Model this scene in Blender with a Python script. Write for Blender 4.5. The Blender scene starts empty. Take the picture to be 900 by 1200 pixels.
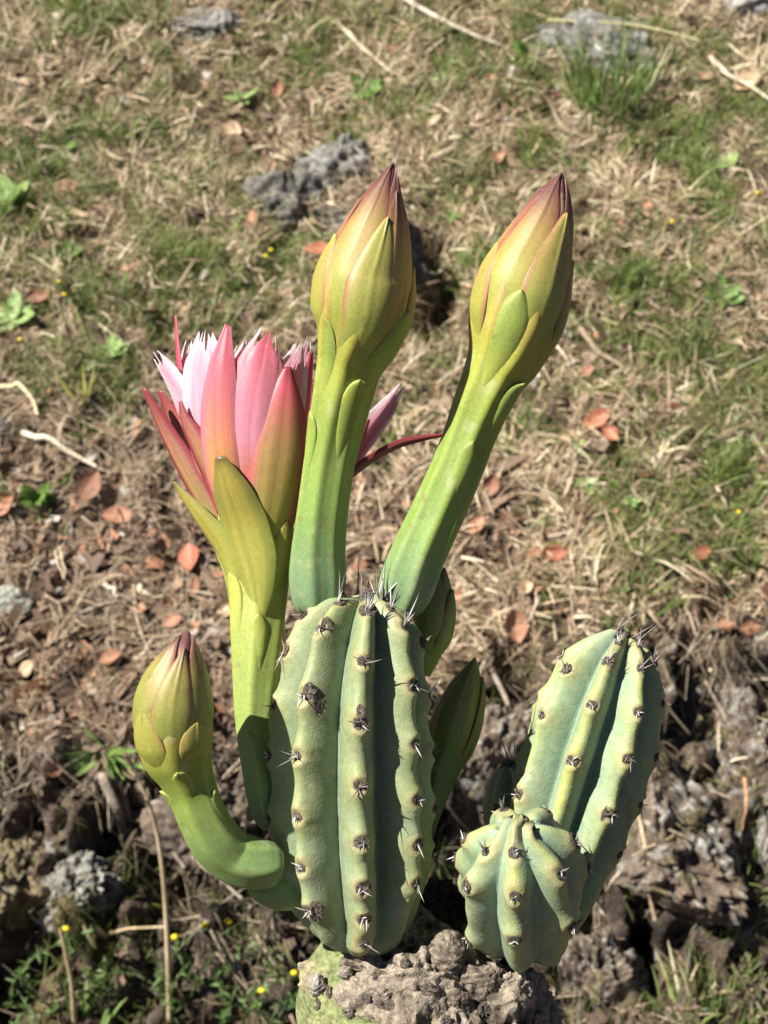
import bpy, math, random
import numpy as np
from mathutils import Vector, Matrix
from mathutils.bvhtree import BVHTree

# ------------------------------------------------------------------ camera, sky, sun
random.seed(7)
RNG = np.random.default_rng(7)
scene = bpy.context.scene
COL = scene.collection
PITCH = math.radians(12.0)
HALF = math.radians(20.0)
CAMZ = 1.30
FPX = 600.0 / math.tan(HALF)            # photograph pixels (900 x 1200)
FOCUS = 0.515

cam_data = bpy.data.cameras.new("camera")
cam = bpy.data.objects.new("camera", cam_data)
COL.objects.link(cam)
cam.location = (0, 0, CAMZ)
cam.rotation_euler = (math.pi / 2 - PITCH, 0, 0)
cam_data.sensor_fit = 'VERTICAL'
cam_data.sensor_height = 36.0
cam_data.lens = 18.0 / math.tan(HALF)
cam_data.clip_start = 0.01
cam_data.clip_end = 500.0
cam_data.dof.use_dof = True
cam_data.dof.focus_distance = FOCUS
cam_data.dof.aperture_fstop = cam_data.lens / 2.1
scene.camera = cam

SUN_AZ = math.radians(57)     # to the left of the camera's back
SUN_EL = math.radians(43)
sun_dir = Vector((-math.sin(SUN_AZ) * math.cos(SUN_EL), -math.cos(SUN_AZ) * math.cos(SUN_EL), math.sin(SUN_EL)))
world = bpy.data.worlds.new("World")
scene.world = world
world.use_nodes = True
wn = world.node_tree
bg = wn.nodes["Background"]
sky = wn.nodes.new("ShaderNodeTexSky")
sky.sky_type = 'NISHITA'
sky.sun_disc = False
sky.sun_elevation = SUN_EL
sky.altitude = 2500.0        # clear mountain air
sky.air_density = 0.4
sky.dust_density = 0.1
sky.sun_rotation = math.atan2(sun_dir.x, sun_dir.y)
wn.links.new(sky.outputs[0], bg.inputs[0])
bg.inputs[1].default_value = 0.05
sun_data = bpy.data.lights.new("sun", 'SUN')
sun_data.energy = 5.0
sun_data.angle = math.radians(0.53)
sun_data.color = (1.0, 0.95, 0.87)
sun = bpy.data.objects.new("sun", sun_data)
COL.objects.link(sun)
sun.rotation_euler = (-sun_dir).to_track_quat('-Z', 'Y').to_euler()
sun.location = sun_dir * 6 + Vector((0, 0, CAMZ))
scene.view_settings.view_transform = 'Standard'
scene.view_settings.look = 'None'
scene.view_settings.gamma = 1.0
scene.view_settings.exposure = 1.14
try:
    scene.cycles.use_denoising = True
    scene.cycles.denoiser = 'OPENIMAGEDENOISE'
    scene.cycles.max_bounces = 6
    scene.cycles.transmission_bounces = 4
except Exception:
    pass

AXR = np.array((1.0, 0, 0))
AXF = np.array((0, math.cos(PITCH), -math.sin(PITCH)))
AXU = np.array((0, math.sin(PITCH), math.cos(PITCH)))
CAMP = np.array((0, 0, CAMZ))


def P(px, py, depth):
    return CAMP + AXR * ((px - 450) / FPX * depth) - AXU * ((py - 600) / FPX * depth) + AXF * depth


def project(p):
    q = np.asarray(p) - CAMP
    d = q @ AXF
    return 450 + FPX * (q @ AXR) / d, 600 - FPX * (q @ AXU) / d, d


# ------------------------------------------------------------------ noise
def _hash(ix, iy, iz, seed):
    h = (ix.astype(np.int64) * 374761393 + iy.astype(np.int64) * 668265263 + iz.astype(np.int64) * 2147483647 + seed * 974634541) & 0xffffffff
    h = ((h ^ (h >> 13)) * 1274126177) & 0xffffffff
    h = ((h ^ (h >> 16)) * 2246822519) & 0xffffffff
    return ((h ^ (h >> 15)) & 0xffffff) / float(0xffffff)


def vnoise(p, seed=0):
    p = np.asarray(p, dtype=float)
    i = np.floor(p)
    f = p - i
    f = f * f * f * (f * (f * 6 - 15) + 10)
    i = i.astype(np.int64)
    x, y, z = i[..., 0], i[..., 1], i[..., 2]
    fx, fy, fz = f[..., 0], f[..., 1], f[..., 2]
    out = 0
    for dx in (0, 1):
        for dy in (0, 1):
            for dz in (0, 1):
                w = (fx if dx else 1 - fx) * (fy if dy else 1 - fy) * (fz if dz else 1 - fz)
                out = out + w * _hash(x + dx, y + dy, z + dz, seed)
    return out * 2 - 1


def fbm(p, octaves=4, seed=0, gain=0.5, ridged=False):
    p = np.asarray(p, dtype=float)
    a, s, t = 1.0, 0, 0
    for o in range(octaves):
        n = vnoise(p * (2.03 ** o) + o * 17.3, seed + o)
        if ridged:
            n = 1 - 2 * np.abs(n)
        s = s + a * n
        t += a
        a *= gain
    return s / t


def sstep(a, b, x):
    t = np.clip((x - a) / (b - a), 0, 1)
    return t * t * (3 - 2 * t)


def mixc(c1, c2, w):
    w = np.asarray(w)[..., None]
    return np.asarray(c1) * (1 - w) + np.asarray(c2) * w


# ------------------------------------------------------------------ mesh helpers
def make_mesh(name, verts, faces, col=None, smooth=True):
    """faces: (n,k) int array or list of such arrays"""
    me = bpy.data.meshes.new(name)
    v = np.asarray(verts, dtype=np.float32).reshape(-1, 3)
    if not isinstance(faces, list):
        faces = [faces]
    faces = [np.asarray(f, dtype=np.int32) for f in faces if len(f)]
    loops = np.concatenate([f.ravel() for f in faces])
    sizes = np.concatenate([np.full(len(f), f.shape[1], dtype=np.int32) for f in faces])
    starts = np.concatenate([[0], np.cumsum(sizes)[:-1]]).astype(np.int32)
    me.vertices.add(len(v))
    me.vertices.foreach_set("co", v.ravel())
    me.loops.add(len(loops))
    me.loops.foreach_set("vertex_index", loops)
    me.polygons.add(len(sizes))
    me.polygons.foreach_set("loop_start", starts)
    me.polygons.foreach_set("loop_total", sizes)
    me.update(calc_edges=True)
    if smooth:
        me.polygons.foreach_set("use_smooth", np.ones(len(sizes), dtype=bool))
    if col is not None:
        c = np.ones((len(v), 4), dtype=np.float32)
        c[:, :3] = np.clip(np.asarray(col).reshape(-1, 3), 0, 1)
        at = me.color_attributes.new("Col", 'FLOAT_COLOR', 'POINT')
        at.data.foreach_set("color", c.ravel())
    me.validate()
    return me


def grid_faces(nr, nc, wrap=False):
    i = np.arange(nr - 1)[:, None]
    j = np.arange(nc if wrap else nc - 1)[None, :]
    j2 = (j + 1) % nc
    a = i * nc + j
    b = i * nc + j2
    c = (i + 1) * nc + j2
    d = (i + 1) * nc + j
    return np.stack(np.broadcast_arrays(a, b, c, d), -1).reshape(-1, 4)


def obj(name, me, mat=None, parent=None, loc=None):
    o = bpy.data.objects.new(name, me)
    COL.objects.link(o)
    if mat is not None and me is not None and len(me.materials) == 0:
        me.materials.append(mat)
    if loc is not None:
        o.location = loc
    if parent is not None:
        o.parent = parent
    return o


def tag(o, label=None, cat=None, group=None, kind=None):
    if label:
        o["label"] = label
    if cat:
        o["category"] = cat
    if group:
        o["group"] = group
    if kind:
        o["kind"] = kind
    return o


def empty(name, loc):
    o = bpy.data.objects.new(name, None)
    o.empty_display_size = 0.05
    o.location = loc
    COL.objects.link(o)
    return o


def frame_matrix(loc, z, y=None, scale=(1, 1, 1)):
    z = Vector(z).normalized()
    y = Vector(y) if y is not None else Vector((0.13, 0.2, 0.97))
    x = y.cross(z)
    if x.length < 1e-5:
        x = Vector((1, 0, 0)).cross(z)
    x.normalize()
    y = z.cross(x)
    m = Matrix((x, y, z)).transposed().to_4x4()
    m = Matrix.Translation(Vector(loc)) @ m @ Matrix.Diagonal((scale[0], scale[1], scale[2], 1))
    return m


# ------------------------------------------------------------------ materials
def base_mat(name):
    m = bpy.data.materials.new(name)
    m.use_nodes = True
    nt = m.node_tree
    return m, nt, nt.nodes["Principled BSDF"]


def attr_mat(name, rough=0.5, sss=0.0, transl=0.0, spec=0.5, nscale=200, namp=0.25, bump=0.0, bscale=900, sheen=0.0, sss_col=None):
    m, nt, b = base_mat(name)
    N, L = nt.nodes.new, nt.links.new
    at = N("ShaderNodeAttribute")
    at.attribute_name = "Col"
    tc = N("ShaderNodeTexCoord")
    nz = N("ShaderNodeTexNoise")
    nz.inputs["Scale"].default_value = nscale
    nz.inputs["Detail"].default_value = 4
    L(tc.outputs["Object"], nz.inputs["Vector"])
    mr = N("ShaderNodeMapRange")
    mr.inputs["From Min"].default_value = 0.3
    mr.inputs["From Max"].default_value = 0.7
    mr.inputs["To Min"].default_value = 1 - namp
    mr.inputs["To Max"].default_value = 1 + namp
    L(nz.outputs["Fac"], mr.inputs["Value"])
    mul = N("ShaderNodeVectorMath")
    mul.operation = 'SCALE'
    L(at.outputs["Color"], mul.inputs[0])
    L(mr.outputs["Result"], mul.inputs["Scale"])
    L(mul.outputs[0], b.inputs["Base Color"])
    b.inputs["Roughness"].default_value = rough
    b.inputs["Specular IOR Level"].default_value = spec
    if sss:
        b.inputs["Subsurface Weight"].default_value = sss
        b.inputs["Subsurface Radius"].default_value = (0.35, 0.5, 0.12)
        b.inputs["Subsurface Scale"].default_value = 0.006
    if sheen:
        b.inputs["Sheen Weight"].default_value = sheen
        b.inputs["Sheen Roughness"].default_value = 0.6
    if bump:
        n2 = N("ShaderNodeTexNoise")
        n2.inputs["Scale"].default_value = bscale
        n2.inputs["Detail"].default_value = 3
        L(tc.outputs["Object"], n2.inputs["Vector"])
        bp = N("ShaderNodeBump")
        bp.inputs["Strength"].default_value = bump
        bp.inputs["Distance"].default_value = 0.001
        L(n2.outputs["Fac"], bp.inputs["Height"])
        L(bp.outputs["Normal"], b.inputs["Normal"])
    if transl:
        tr = N("ShaderNodeBsdfTranslucent")
        L(mul.outputs[0], tr.inputs["Color"])
        mx = N("ShaderNodeMixShader")
        mx.inputs[0].default_value = transl
        L(b.outputs[0], mx.inputs[1])
        L(tr.outputs[0], mx.inputs[2])
        L(mx.outputs[0], nt.nodes["Material Output"].inputs["Surface"])
    return m


M_skin = attr_mat("cactus_skin", rough=0.52, sss=0.05, spec=0.32, nscale=420, namp=0.13, bump=0.22, bscale=1100)
M_bud = attr_mat("bud_skin", rough=0.46, sss=0.07, spec=0.38, nscale=900, namp=0.12, bump=0.13, bscale=2200)
M_petal = attr_mat("petal_skin", rough=0.38, transl=0.48, spec=0.35, nscale=500, namp=0.06, bump=0.12, bscale=1800)
M_sepal = attr_mat("sepal_skin", rough=0.42, transl=0.15, spec=0.4, nscale=500, namp=0.08, bump=0.08, bscale=1800)
M_areole = attr_mat("areole_wool", rough=1.0, spec=0.1, nscale=1500, namp=0.5, bump=0.8, bscale=2500)
M_spine = attr_mat("spine_horn", rough=0.5, spec=0.3, nscale=900, namp=0.15)
M_cork = attr_mat("corky_bark", rough=0.9, spec=0.2, nscale=500, namp=0.45, bump=0.9, bscale=700)
M_straw = attr_mat("dry_straw", rough=0.6, spec=0.35, transl=0.12, nscale=120, namp=0.15)
M_grass = attr_mat("grass_blade", rough=0.45, spec=0.4, transl=0.3, nscale=80, namp=0.12)
M_weed = attr_mat("weed_leaf", rough=0.42, spec=0.45, transl=0.25, nscale=150, namp=0.15, bump=0.2, bscale=300)
M_dead = attr_mat("dead_leaf", rough=0.6, spec=0.35, transl=0.08, nscale=250, namp=0.22, bump=0.3, bscale=400)
M_rock = attr_mat("lichen_rock", rough=0.9, spec=0.25, nscale=160, namp=0.4, bump=1.0, bscale=120)
M_soil = attr_mat("soil", rough=0.95, spec=0.15, nscale=140, namp=0.5, bump=1.0, bscale=160)
M_wood = attr_mat("dry_wood", rough=0.85, spec=0.2, nscale=200, namp=0.35, bump=0.8, bscale=250)
M_yellow = attr_mat("yellow_flower", rough=0.6, spec=0.2, nscale=400, namp=0.2)
for _m in (M_rock, M_soil):
    _m.node_tree.nodes["Bump"].inputs["Distance"].default_value = 0.004

# ------------------------------------------------------------------ terrain
def slope_height(x, y):
    r = 0.055 + 0.075 * sstep(-0.3, 0.5, x)
    hb = (y - 1.40) * 1.6
    hs = -0.948 + 0.843 * y + r
    hs = np.where(y > 4.0, hs - 0.30 * (y - 4.0), hs)
    hs = np.where(y > 14.0, hs - 0.40 * (y - 14.0), hs)
    k = 0.05
    h = np.clip(0.5 + 0.5 * (hs - hb) / k, 0, 1)
    z = hs * (1 - h) + hb * h - k * h * (1 - h)
    k = 0.06
    h = np.clip(0.5 + 0.5 * (z - 0.0) / k, 0, 1)
    return z * h + k * h * (1 - h)


def axis(lo, hi, step, far_lo, far_hi, n):
    d = np.arange(lo, hi + 1e-6, step)
    a = lo - np.geomspace(step * 2, lo - far_lo, n)[::-1]
    b = hi + np.geomspace(step * 2, far_hi - hi, n)
    return np.concatenate([a, d, b])


gx = axis(-1.95, 1.95, 0.0066, -60, 60, 40)
gy = np.concatenate([1.38 - np.geomspace(0.012, 30, 50)[::-1], np.arange(1.38, 1.95, 0.0042), np.arange(1.95, 3.9, 0.0072), 3.9 + np.geomspace(0.015, 90, 50)])
NX, NY = len(gx), len(gy)
X, Y = np.meshgrid(gx, gy)
Z = slope_height(X, Y)
near = sstep(3.2, 1.9, np.abs(X)) * sstep(-0.5, 0.8, Y) * sstep(6.0, 4.0, Y)
base = np.stack([X, Y, Z], -1)
dzy = np.gradient(Z, axis=0) / np.gradient(Y, axis=0)
dzx = np.gradient(Z, axis=1) / np.gradient(X, axis=1)
nrm = np.stack([-dzx, -dzy, np.ones_like(Z)], -1)
nrm /= np.linalg.norm(nrm, axis=-1, keepdims=True)
steep = sstep(1.05, 1.45, dzy)              # 1 on the bank face
broad = fbm(base * 2.2, 3, 11)
fine = fbm(base * 22, 4, 21)
rid = fbm(base * np.array([6.0, 5.0, 3.5]), 4, 31, ridged=True)
cracks = fbm(base * np.array([16.0, 12.0, 7.0]) + rid[..., None] * 0.5, 3, 41, ridged=True)
bpx, bpy_, _bd = project(base)
PITS = [(515, 325, 30, 56, .14), (510, 378, 32, 26, .08), (800, 880, 16, 55, .09), (830, 950, 14, 50, .09), (872, 890, 26, 34, .09), (700, 1060, 20, 80, .10), (725, 960, 16, 50, .08), (665, 1110, 18, 60, .09), (600, 800, 22, 50, .07), (585, 960, 30, 60, .09),  # first two hollows dug to deepen the shadow beside the added stone
        (8, 1140, 40, 70, .12), (75, 1120, 30, 22, .07), (215, 1010, 40, 60, .08), (270, 940, 24, 40, .07), (175, 960, 18, 40, .07), (40, 960, 16, 24, .05), (290, 1060, 24, 40, .07), (545, 990, 26, 50, .09), (760, 1120, 12, 50, .08),
        (850, 1060, 14, 40, .07), (885, 990, 14, 40, .07), (655, 800, 30, 26, .04), (400, 260, 24, 20, .05), (340, 270, 20, 24, .04), (575, 720, 26, 20, .03), (640, 130, 20, 12, .025), (160, 165, 26, 14, .03), (700, 375, 26, 14, .03), (850, 700, 26, 18, .035),
        (30, 790, 20, 14, .03), (60, 820, 16, 12, .03), (230, 800, 22, 18, .03), (880, 790, 26, 22, .05), (820, 800, 20, 22, .05)]
pit = np.zeros_like(X)
for x_, y_, rx_, ry_, dp in PITS:
    wob = 1 + 0.5 * fine
    pit = pit + dp * np.exp(-(((bpx - x_) / rx_) ** 2 + ((bpy_ - y_) / ry_) ** 2) ** 1.5 * wob) * (Y > 1.0)
disp = -pit * (0.75 + 0.5 * broad) + near * (0.03 * broad + (0.010 * fbm(base * 48, 3, 23) + 0.026 * fine) * (1 - 0.55 * steep) + steep * (0.05 * rid + 0.012 * fbm(base * np.array([40.0, 40.0, 26.0]), 3, 45, ridged=True) - 0.13 * np.clip(cracks - 0.2, 0, 1)))
disp += (1 - near) * 0.1 * broad * sstep(0, 3, np.abs(Y - 0.5))
pos = base + nrm * disp[..., None]
g = fbm(pos * 5.0, 4, 51)
g2 = fbm(pos * 30.0, 3, 52)
c_soil = mixc((0.026, 0.018, 0.013), (0.14, 0.098, 0.066), np.clip(0.5 + 0.5 * g + 0.5 * g2, 0, 1))
c_soil = mixc(c_soil, (0.16, 0.115, 0.072), (1 - steep) * sstep(2.0, 2.8, Y) * 0.3)
c_bank = mixc((0.022, 0.017, 0.014), (0.135, 0.10, 0.076), np.clip(0.5 + 0.6 * g + 0.6 * g2, 0, 1))
moss = sstep(0.15, 0.5, fbm(pos * 7, 3, 61)) * (0.35 + 0.65 * sstep(0.3, -0.5, X)) * 0.7
c_bank = mixc(c_bank, (0.10, 0.085, 0.025), moss)
lich = sstep(0.22, 0.36, fbm(pos * 40, 3, 62)) * sstep(-0.25, 0.3, fbm(pos * 6, 2, 63))
c_bank = mixc(c_bank, (0.34, 0.33, 0.29), lich * 0.7)
tcol = mixc(c_soil, c_bank, steep)
ter_me = make_mesh("hillside", pos, grid_faces(NY, NX), tcol.reshape(-1, 3))
terrain = tag(obj("hillside", ter_me, M_soil), kind="structure")

# arrays for scattering on the dense part
ix0, ix1 = np.searchsorted(gx, -1.92), np.searchsorted(gx, 1.92)
iy0, iy1 = np.searchsorted(gy, 1.44), np.searchsorted(gy, 3.85)
vtx = pos.reshape(-1, 3)
BVH = BVHTree.FromPolygons([tuple(v) for v in pos[iy0 - 20:iy1, ix0:ix1][::2, ::2].reshape(-1, 3)],
                           [tuple(f) for f in grid_faces(len(range(0, iy1 - iy0 + 20, 2)), len(range(0, ix1 - ix0, 2)))])


def ground_at(px, py):
    d = P(px, py, 1.0) - CAMP
    hit = BVH.ray_cast(Vector(CAMP), Vector(d).normalized(), 20)
    if hit[0] is None:
        raise ValueError("no ground at %s %s" % (px, py))
    return np.array(hit[0]), np.array(hit[1])


def ground_near(p):
    h = BVH.find_nearest(Vector(p))
    n = np.array(h[1])
    return np.array(h[0]), (n if n[2] > 0 else -n)


_gy_dense, _gx_dense = gy[iy0:iy1], gx[ix0:ix1]
_pd = pos[iy0:iy1, ix0:ix1]
_nd = np.cross(np.gradient(_pd, axis=1), np.gradient(_pd, axis=0))
_nd /= np.linalg.norm(_nd, axis=-1, keepdims=True)
_st = steep[iy0:iy1, ix0:ix1]


def scatter(n, rng, density=None, margin=90, side=480):
    """random points on the visible terrain: position, normal, pixel x, pixel y, steepness"""
    n = int(n * 1.7)          # the litter goes on well outside the frame
    ps, ns, pxs, pys, sts = [], [], [], [], []
    have = 0
    while have < n:
        m = n * 2
        fx = rng.random(m) * (len(_gx_dense) - 2)
        yy = rng.uniform(1.46, 3.8, m)
        fy = np.clip(np.searchsorted(_gy_dense, yy) - 1 + rng.random(m), 0, len(_gy_dense) - 2)
        i, j = fy.astype(int), fx.astype(int)
        a, b = (fy - i)[:, None], (fx - j)[:, None]
        p = (_pd[i, j] * (1 - a) + _pd[i + 1, j] * a) * (1 - b) + (_pd[i, j + 1] * (1 - a) + _pd[i + 1, j + 1] * a) * b
        px, py, d = project(p)
        ok = (px > -side) & (px < 900 + side) & (py > -margin) & (py < 1200 + margin)
        if density is not None:
            ok &= rng.random(m) < density(p, px, py, _st[i, j])
        ps.append(p[ok]); ns.append(_nd[i, j][ok]); pxs.append(px[ok]); pys.append(py[ok]); sts.append(_st[i, j][ok])
        have += ok.sum()
    c = lambda l: np.concatenate(l)[:n]
    return c(ps), c(ns), c(pxs), c(pys), c(sts)


def strips(root, direc, up, length, width, lift, curl, col, segs=2, tip=0.15, colvar=None, side=None):
    """many narrow blades as one vertex/face array. root,direc,up (n,3)"""
    n = len(root)
    s = np.linspace(0, 1, segs + 1)
    if side is None:
        side = np.cross(direc, up)
        side /= np.linalg.norm(side, axis=-1, keepdims=True) + 1e-9
    V = np.zeros((n, segs + 1, 2, 3))
    for k, t in enumerate(s):
        c = root + direc * (length * t)[:, None] + up * (lift * t - curl * t * t)[:, None] * length[:, None]
        w = width * (1 - (1 - tip) * t ** 1.5) * 0.5
        V[:, k, 0] = c - side * w[:, None]
        V[:, k, 1] = c + side * w[:, None]
    f = []
    for k in range(segs):
        b = np.arange(n) * (segs + 1) * 2 + 2 * k
        f.append(np.stack([b, b + 1, b + 3, b + 2], -1))
    C = np.repeat(col[:, None, :], (segs + 1) * 2, axis=1)
    return V.reshape(-1, 3), np.concatenate(f), C.reshape(-1, 3)


def tangent_dirs(nrm_, rng, n):
    a = rng.normal(size=(n, 3))
    a -= nrm_ * (a * nrm_).sum(-1, keepdims=True)
    return a / np.linalg.norm(a, axis=-1, keepdims=True)


# green patches seen on the slope: pixel x, y, radius, strength
PATCH = [(180, 12, 55, 1), (60, 25, 60, .8), (130, 140, 65, 1), (440, 130, 55, .8), (700, 85, 70, .8), (840, 175, 80, 1), (25, 225, 50, .9),
         (230, 275, 70, .8), (80, 210, 60, .6), (720, 310, 60, 1), (60, 470, 50, .7), (650, 200, 60, .7), (860, 500, 90, 1), (820, 380, 70, .7),
         (350, 45, 50, .7), (300, 325, 60, .7), (560, 320, 50, .8), (850, 640, 60, .8), (745, 695, 60, .9), (690, 590, 50, .8), (640, 520, 40, .5),
         (130, 440, 50, .6), (30, 330, 70, .5), (600, 60, 70, .5), (20, 560, 40, .4), (500, 60, 50, .4), (840, 270, 60, .7), (760, 480, 60, .5),
         (840, 1150, 70, .8), (150, 1130, 110, .5), (280, 1120, 90, .6), (650, 690, 50, .5), (290, 110, 30, .5), (560, 240, 60, .4)]


def green(px, py):
    g_ = np.zeros_like(px)
    for x, y, r, s in PATCH:
        g_ = np.maximum(g_, s * np.exp(-((px - x) ** 2 + (py - y) ** 2) / (r * r)))
    return g_


def d_straw(p, px, py, st):
    left_soil = sstep(250, 420, py) * sstep(420, 250, px) * 0.35
    clump = sstep(-0.35, 0.35, fbm(p * 12, 3, 71))
    bare = 0.75 * sstep(0.10, 0.40, fbm(p * 4.5 + 3, 3, 77))
    return np.clip((0.06 + 0.94 * clump) * (1 - left_soil) * (1 - bare), 0, 1) * (1 - 0.9 * st)


def straw_layer(name, label, count, lmean, lmin, wlo, whi, liftm, lifts, curls, seed, pale):
    p, n, px, py, st = scatter(count, RNG, d_straw)
    N = len(p)
    # neighbouring stems lie roughly the same way, as flattened tufts do
    ang = 3.2 * fbm(p * 7, 2, seed) * math.pi + RNG.normal(0, 0.75, N)
    e1 = np.cross(n, np.array([0.0, 1.0, 0.3])); e1 /= np.linalg.norm(e1, axis=-1, keepdims=True)
    e2 = np.cross(n, e1)
    d = e1 * np.cos(ang)[:, None] + e2 * np.sin(ang)[:, None]
    tone = np.clip(RNG.random(N) * 0.75 + 0.35 * fbm(p * 11, 2, seed + 4) + 0.1 + pale, 0, 1)
    cst = mixc((0.13, 0.083, 0.05), (0.50, 0.375, 0.235), tone)
    cst = mixc(cst, (0.70, 0.59, 0.42), (RNG.random(N) < 0.17 + pale) * 0.9)
    cst = mixc(cst, (0.16, 0.085, 0.05), (RNG.random(N) < 0.16) * 0.8)
    cst = mixc(cst, (0.34, 0.33, 0.15), (RNG.random(N) < 0.10) * 0.7)
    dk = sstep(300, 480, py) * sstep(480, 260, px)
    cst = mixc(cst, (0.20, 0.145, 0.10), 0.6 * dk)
    V, F, C = strips(p + n * RNG.uniform(0, 0.010, N)[:, None], d, n, RNG.gamma(3, lmean / 3, N) + lmin, RNG.uniform(wlo, whi, N),
                     RNG.normal(liftm, lifts, N), RNG.normal(curls, 0.15, N), cst, 3, 0.3)
    tag(obj(name, make_mesh(name, V, F, C), M_straw), label, "dry grass", kind="stuff")


straw_layer("dry_grass_litter", "matted tan straw and dry needles covering the whole slope", 52000, 0.024, 0.006, 0.0009, 0.0026, 0.08, 0.20, 0.08, 71, 0.0)
straw_layer("loose_straw", "loose raised straw blades lying over the matted litter of the slope", 19000, 0.024, 0.012, 0.0016, 0.0046, 0.42, 0.28, 0.40, 75, 0.10)

# leaf crumbs, bark chips
p, n, px, py, st = scatter(30000, RNG, lambda p, px, py, st: (0.35 + 0.65 * sstep(300, 500, py) * sstep(520, 250, px)) * (1 - .75 * st))
N = len(p)
d = tangent_dirs(n, RNG, N)
cc = mixc((0.10, 0.062, 0.04), (0.32, 0.22, 0.14), RNG.random(N) ** 1.5)
cc = mixc(cc, (0.42, 0.20, 0.11), (RNG.random(N) < 0.08) * 0.8)
cc = mixc(cc, (0.38, 0.34, 0.29), (RNG.random(N) < 0.05) * (1 - .6 * st))
cc = mixc(cc, (0.09, 0.065, 0.045), .7 * st)
up = n + 0.6 * RNG.normal(size=(N, 3))
up /= np.linalg.norm(up, axis=-1, keepdims=True)
L_ = RNG.gamma(2.2, 0.0042, N) + 0.003
V, F, C = strips(p + n * 0.001, d, up, L_, L_ * RNG.uniform(0.3, 0.9, N), RNG.uniform(0, 0.5, N), RNG.uniform(-0.2, 0.5, N), cc, 2, 0.5)
tag(obj("leaf_litter", make_mesh("leaf_litter", V, F, C), M_dead), "brown crumbled leaf and bark litter strewn over the soil", "leaf litter", kind="stuff")


# roots, dead stems and moss hanging on the bank
def fibres(name, label, cat, count, col_a, col_b, lmean, wlo, whi, lift, mat, seed, keep):
    p, n, px, py, st = scatter(count, RNG, lambda p, px, py, st: st * sstep(-0.25, 0.35, fbm(p * np.array([9.0, 9.0, 4.0]), 3, seed)) * keep(px, py))
    N = len(p)
    down = np.tile(np.array([0.12, 0.0, -1.0]), (N, 1))
    d = down - n * (down * n).sum(-1, keepdims=True) + 0.55 * tangent_dirs(n, RNG, N)
    d /= np.linalg.norm(d, axis=-1, keepdims=True)
    c = mixc(col_a, col_b, RNG.random(N) ** 1.6)
    V, F, C = strips(p + n * RNG.uniform(0, .012, N)[:, None], d, n, RNG.gamma(3, lmean / 3, N) + .008, RNG.uniform(wlo, whi, N), RNG.normal(lift, .25, N), RNG.normal(lift * .7, .2, N), c, 4, .4)
    tag(obj(name, make_mesh(name, V, F, C), mat), label, cat, kind="stuff")


fibres("bank_roots", "fine brown roots and dead stems hanging over the rocky bank", "roots", 5200, (0.05, 0.036, 0.026), (0.36, 0.29, 0.21), .040, .0010, .0032, .25, M_wood, 301, lambda px, py: 1.0)
fibres("bank_moss", "olive moss and small green shoots growing on the rocky bank", "moss", 5200, (0.04, 0.05, 0.012), (0.15, 0.17, 0.04), .009, .0010, .0026, .8, M_grass, 305, lambda px, py: 0.45 + 0.55 * sstep(500, 250, px))


# short green grass between the straw
def d_grass(p, px, py, st):
    return np.clip(green(px, py) * (0.08 + 1.1 * sstep(-0.1, 0.4, fbm(p * 14, 2, 81))) + 0.22 * sstep(-0.1, 0.5, fbm(p * 5, 2, 82)) * (1 - sstep(350, 480, py) * sstep(420, 300, px)), 0, 1) * (1 - 0.75 * st)


p, n, px, py, st = scatter(34000, RNG, d_grass)
N = len(p)
d = tangent_dirs(n, RNG, N) * RNG.uniform(0.35, 1.1, N)[:, None] + np.array([0, -0.1, 0.75])
d /= np.linalg.norm(d, axis=-1, keepdims=True)
upv = np.tile(np.array([0.0, 0.0, 1.0]), (N, 1))
cg = mixc((0.07, 0.11, 0.025), (0.25, 0.33, 0.09), RNG.random(N))
cg = mixc(cg, (0.34, 0.32, 0.14), (RNG.random(N) < 0.25) * 0.7)
side = tangent_dirs(d, RNG, N)
V, F, C = strips(p, d, upv, RNG.gamma(4, 0.0085, N) + 0.008, RNG.uniform(0.0010, 0.0028, N), RNG.uniform(0, 0.2, N), RNG.uniform(0.1, 0.6, N), cg, 3, 0.1, side=side)
tag(obj("short_grass", make_mesh("short_grass", V, F, C), M_grass), "short green grass sprouting in patches through the straw", "grass", kind="stuff")

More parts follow.
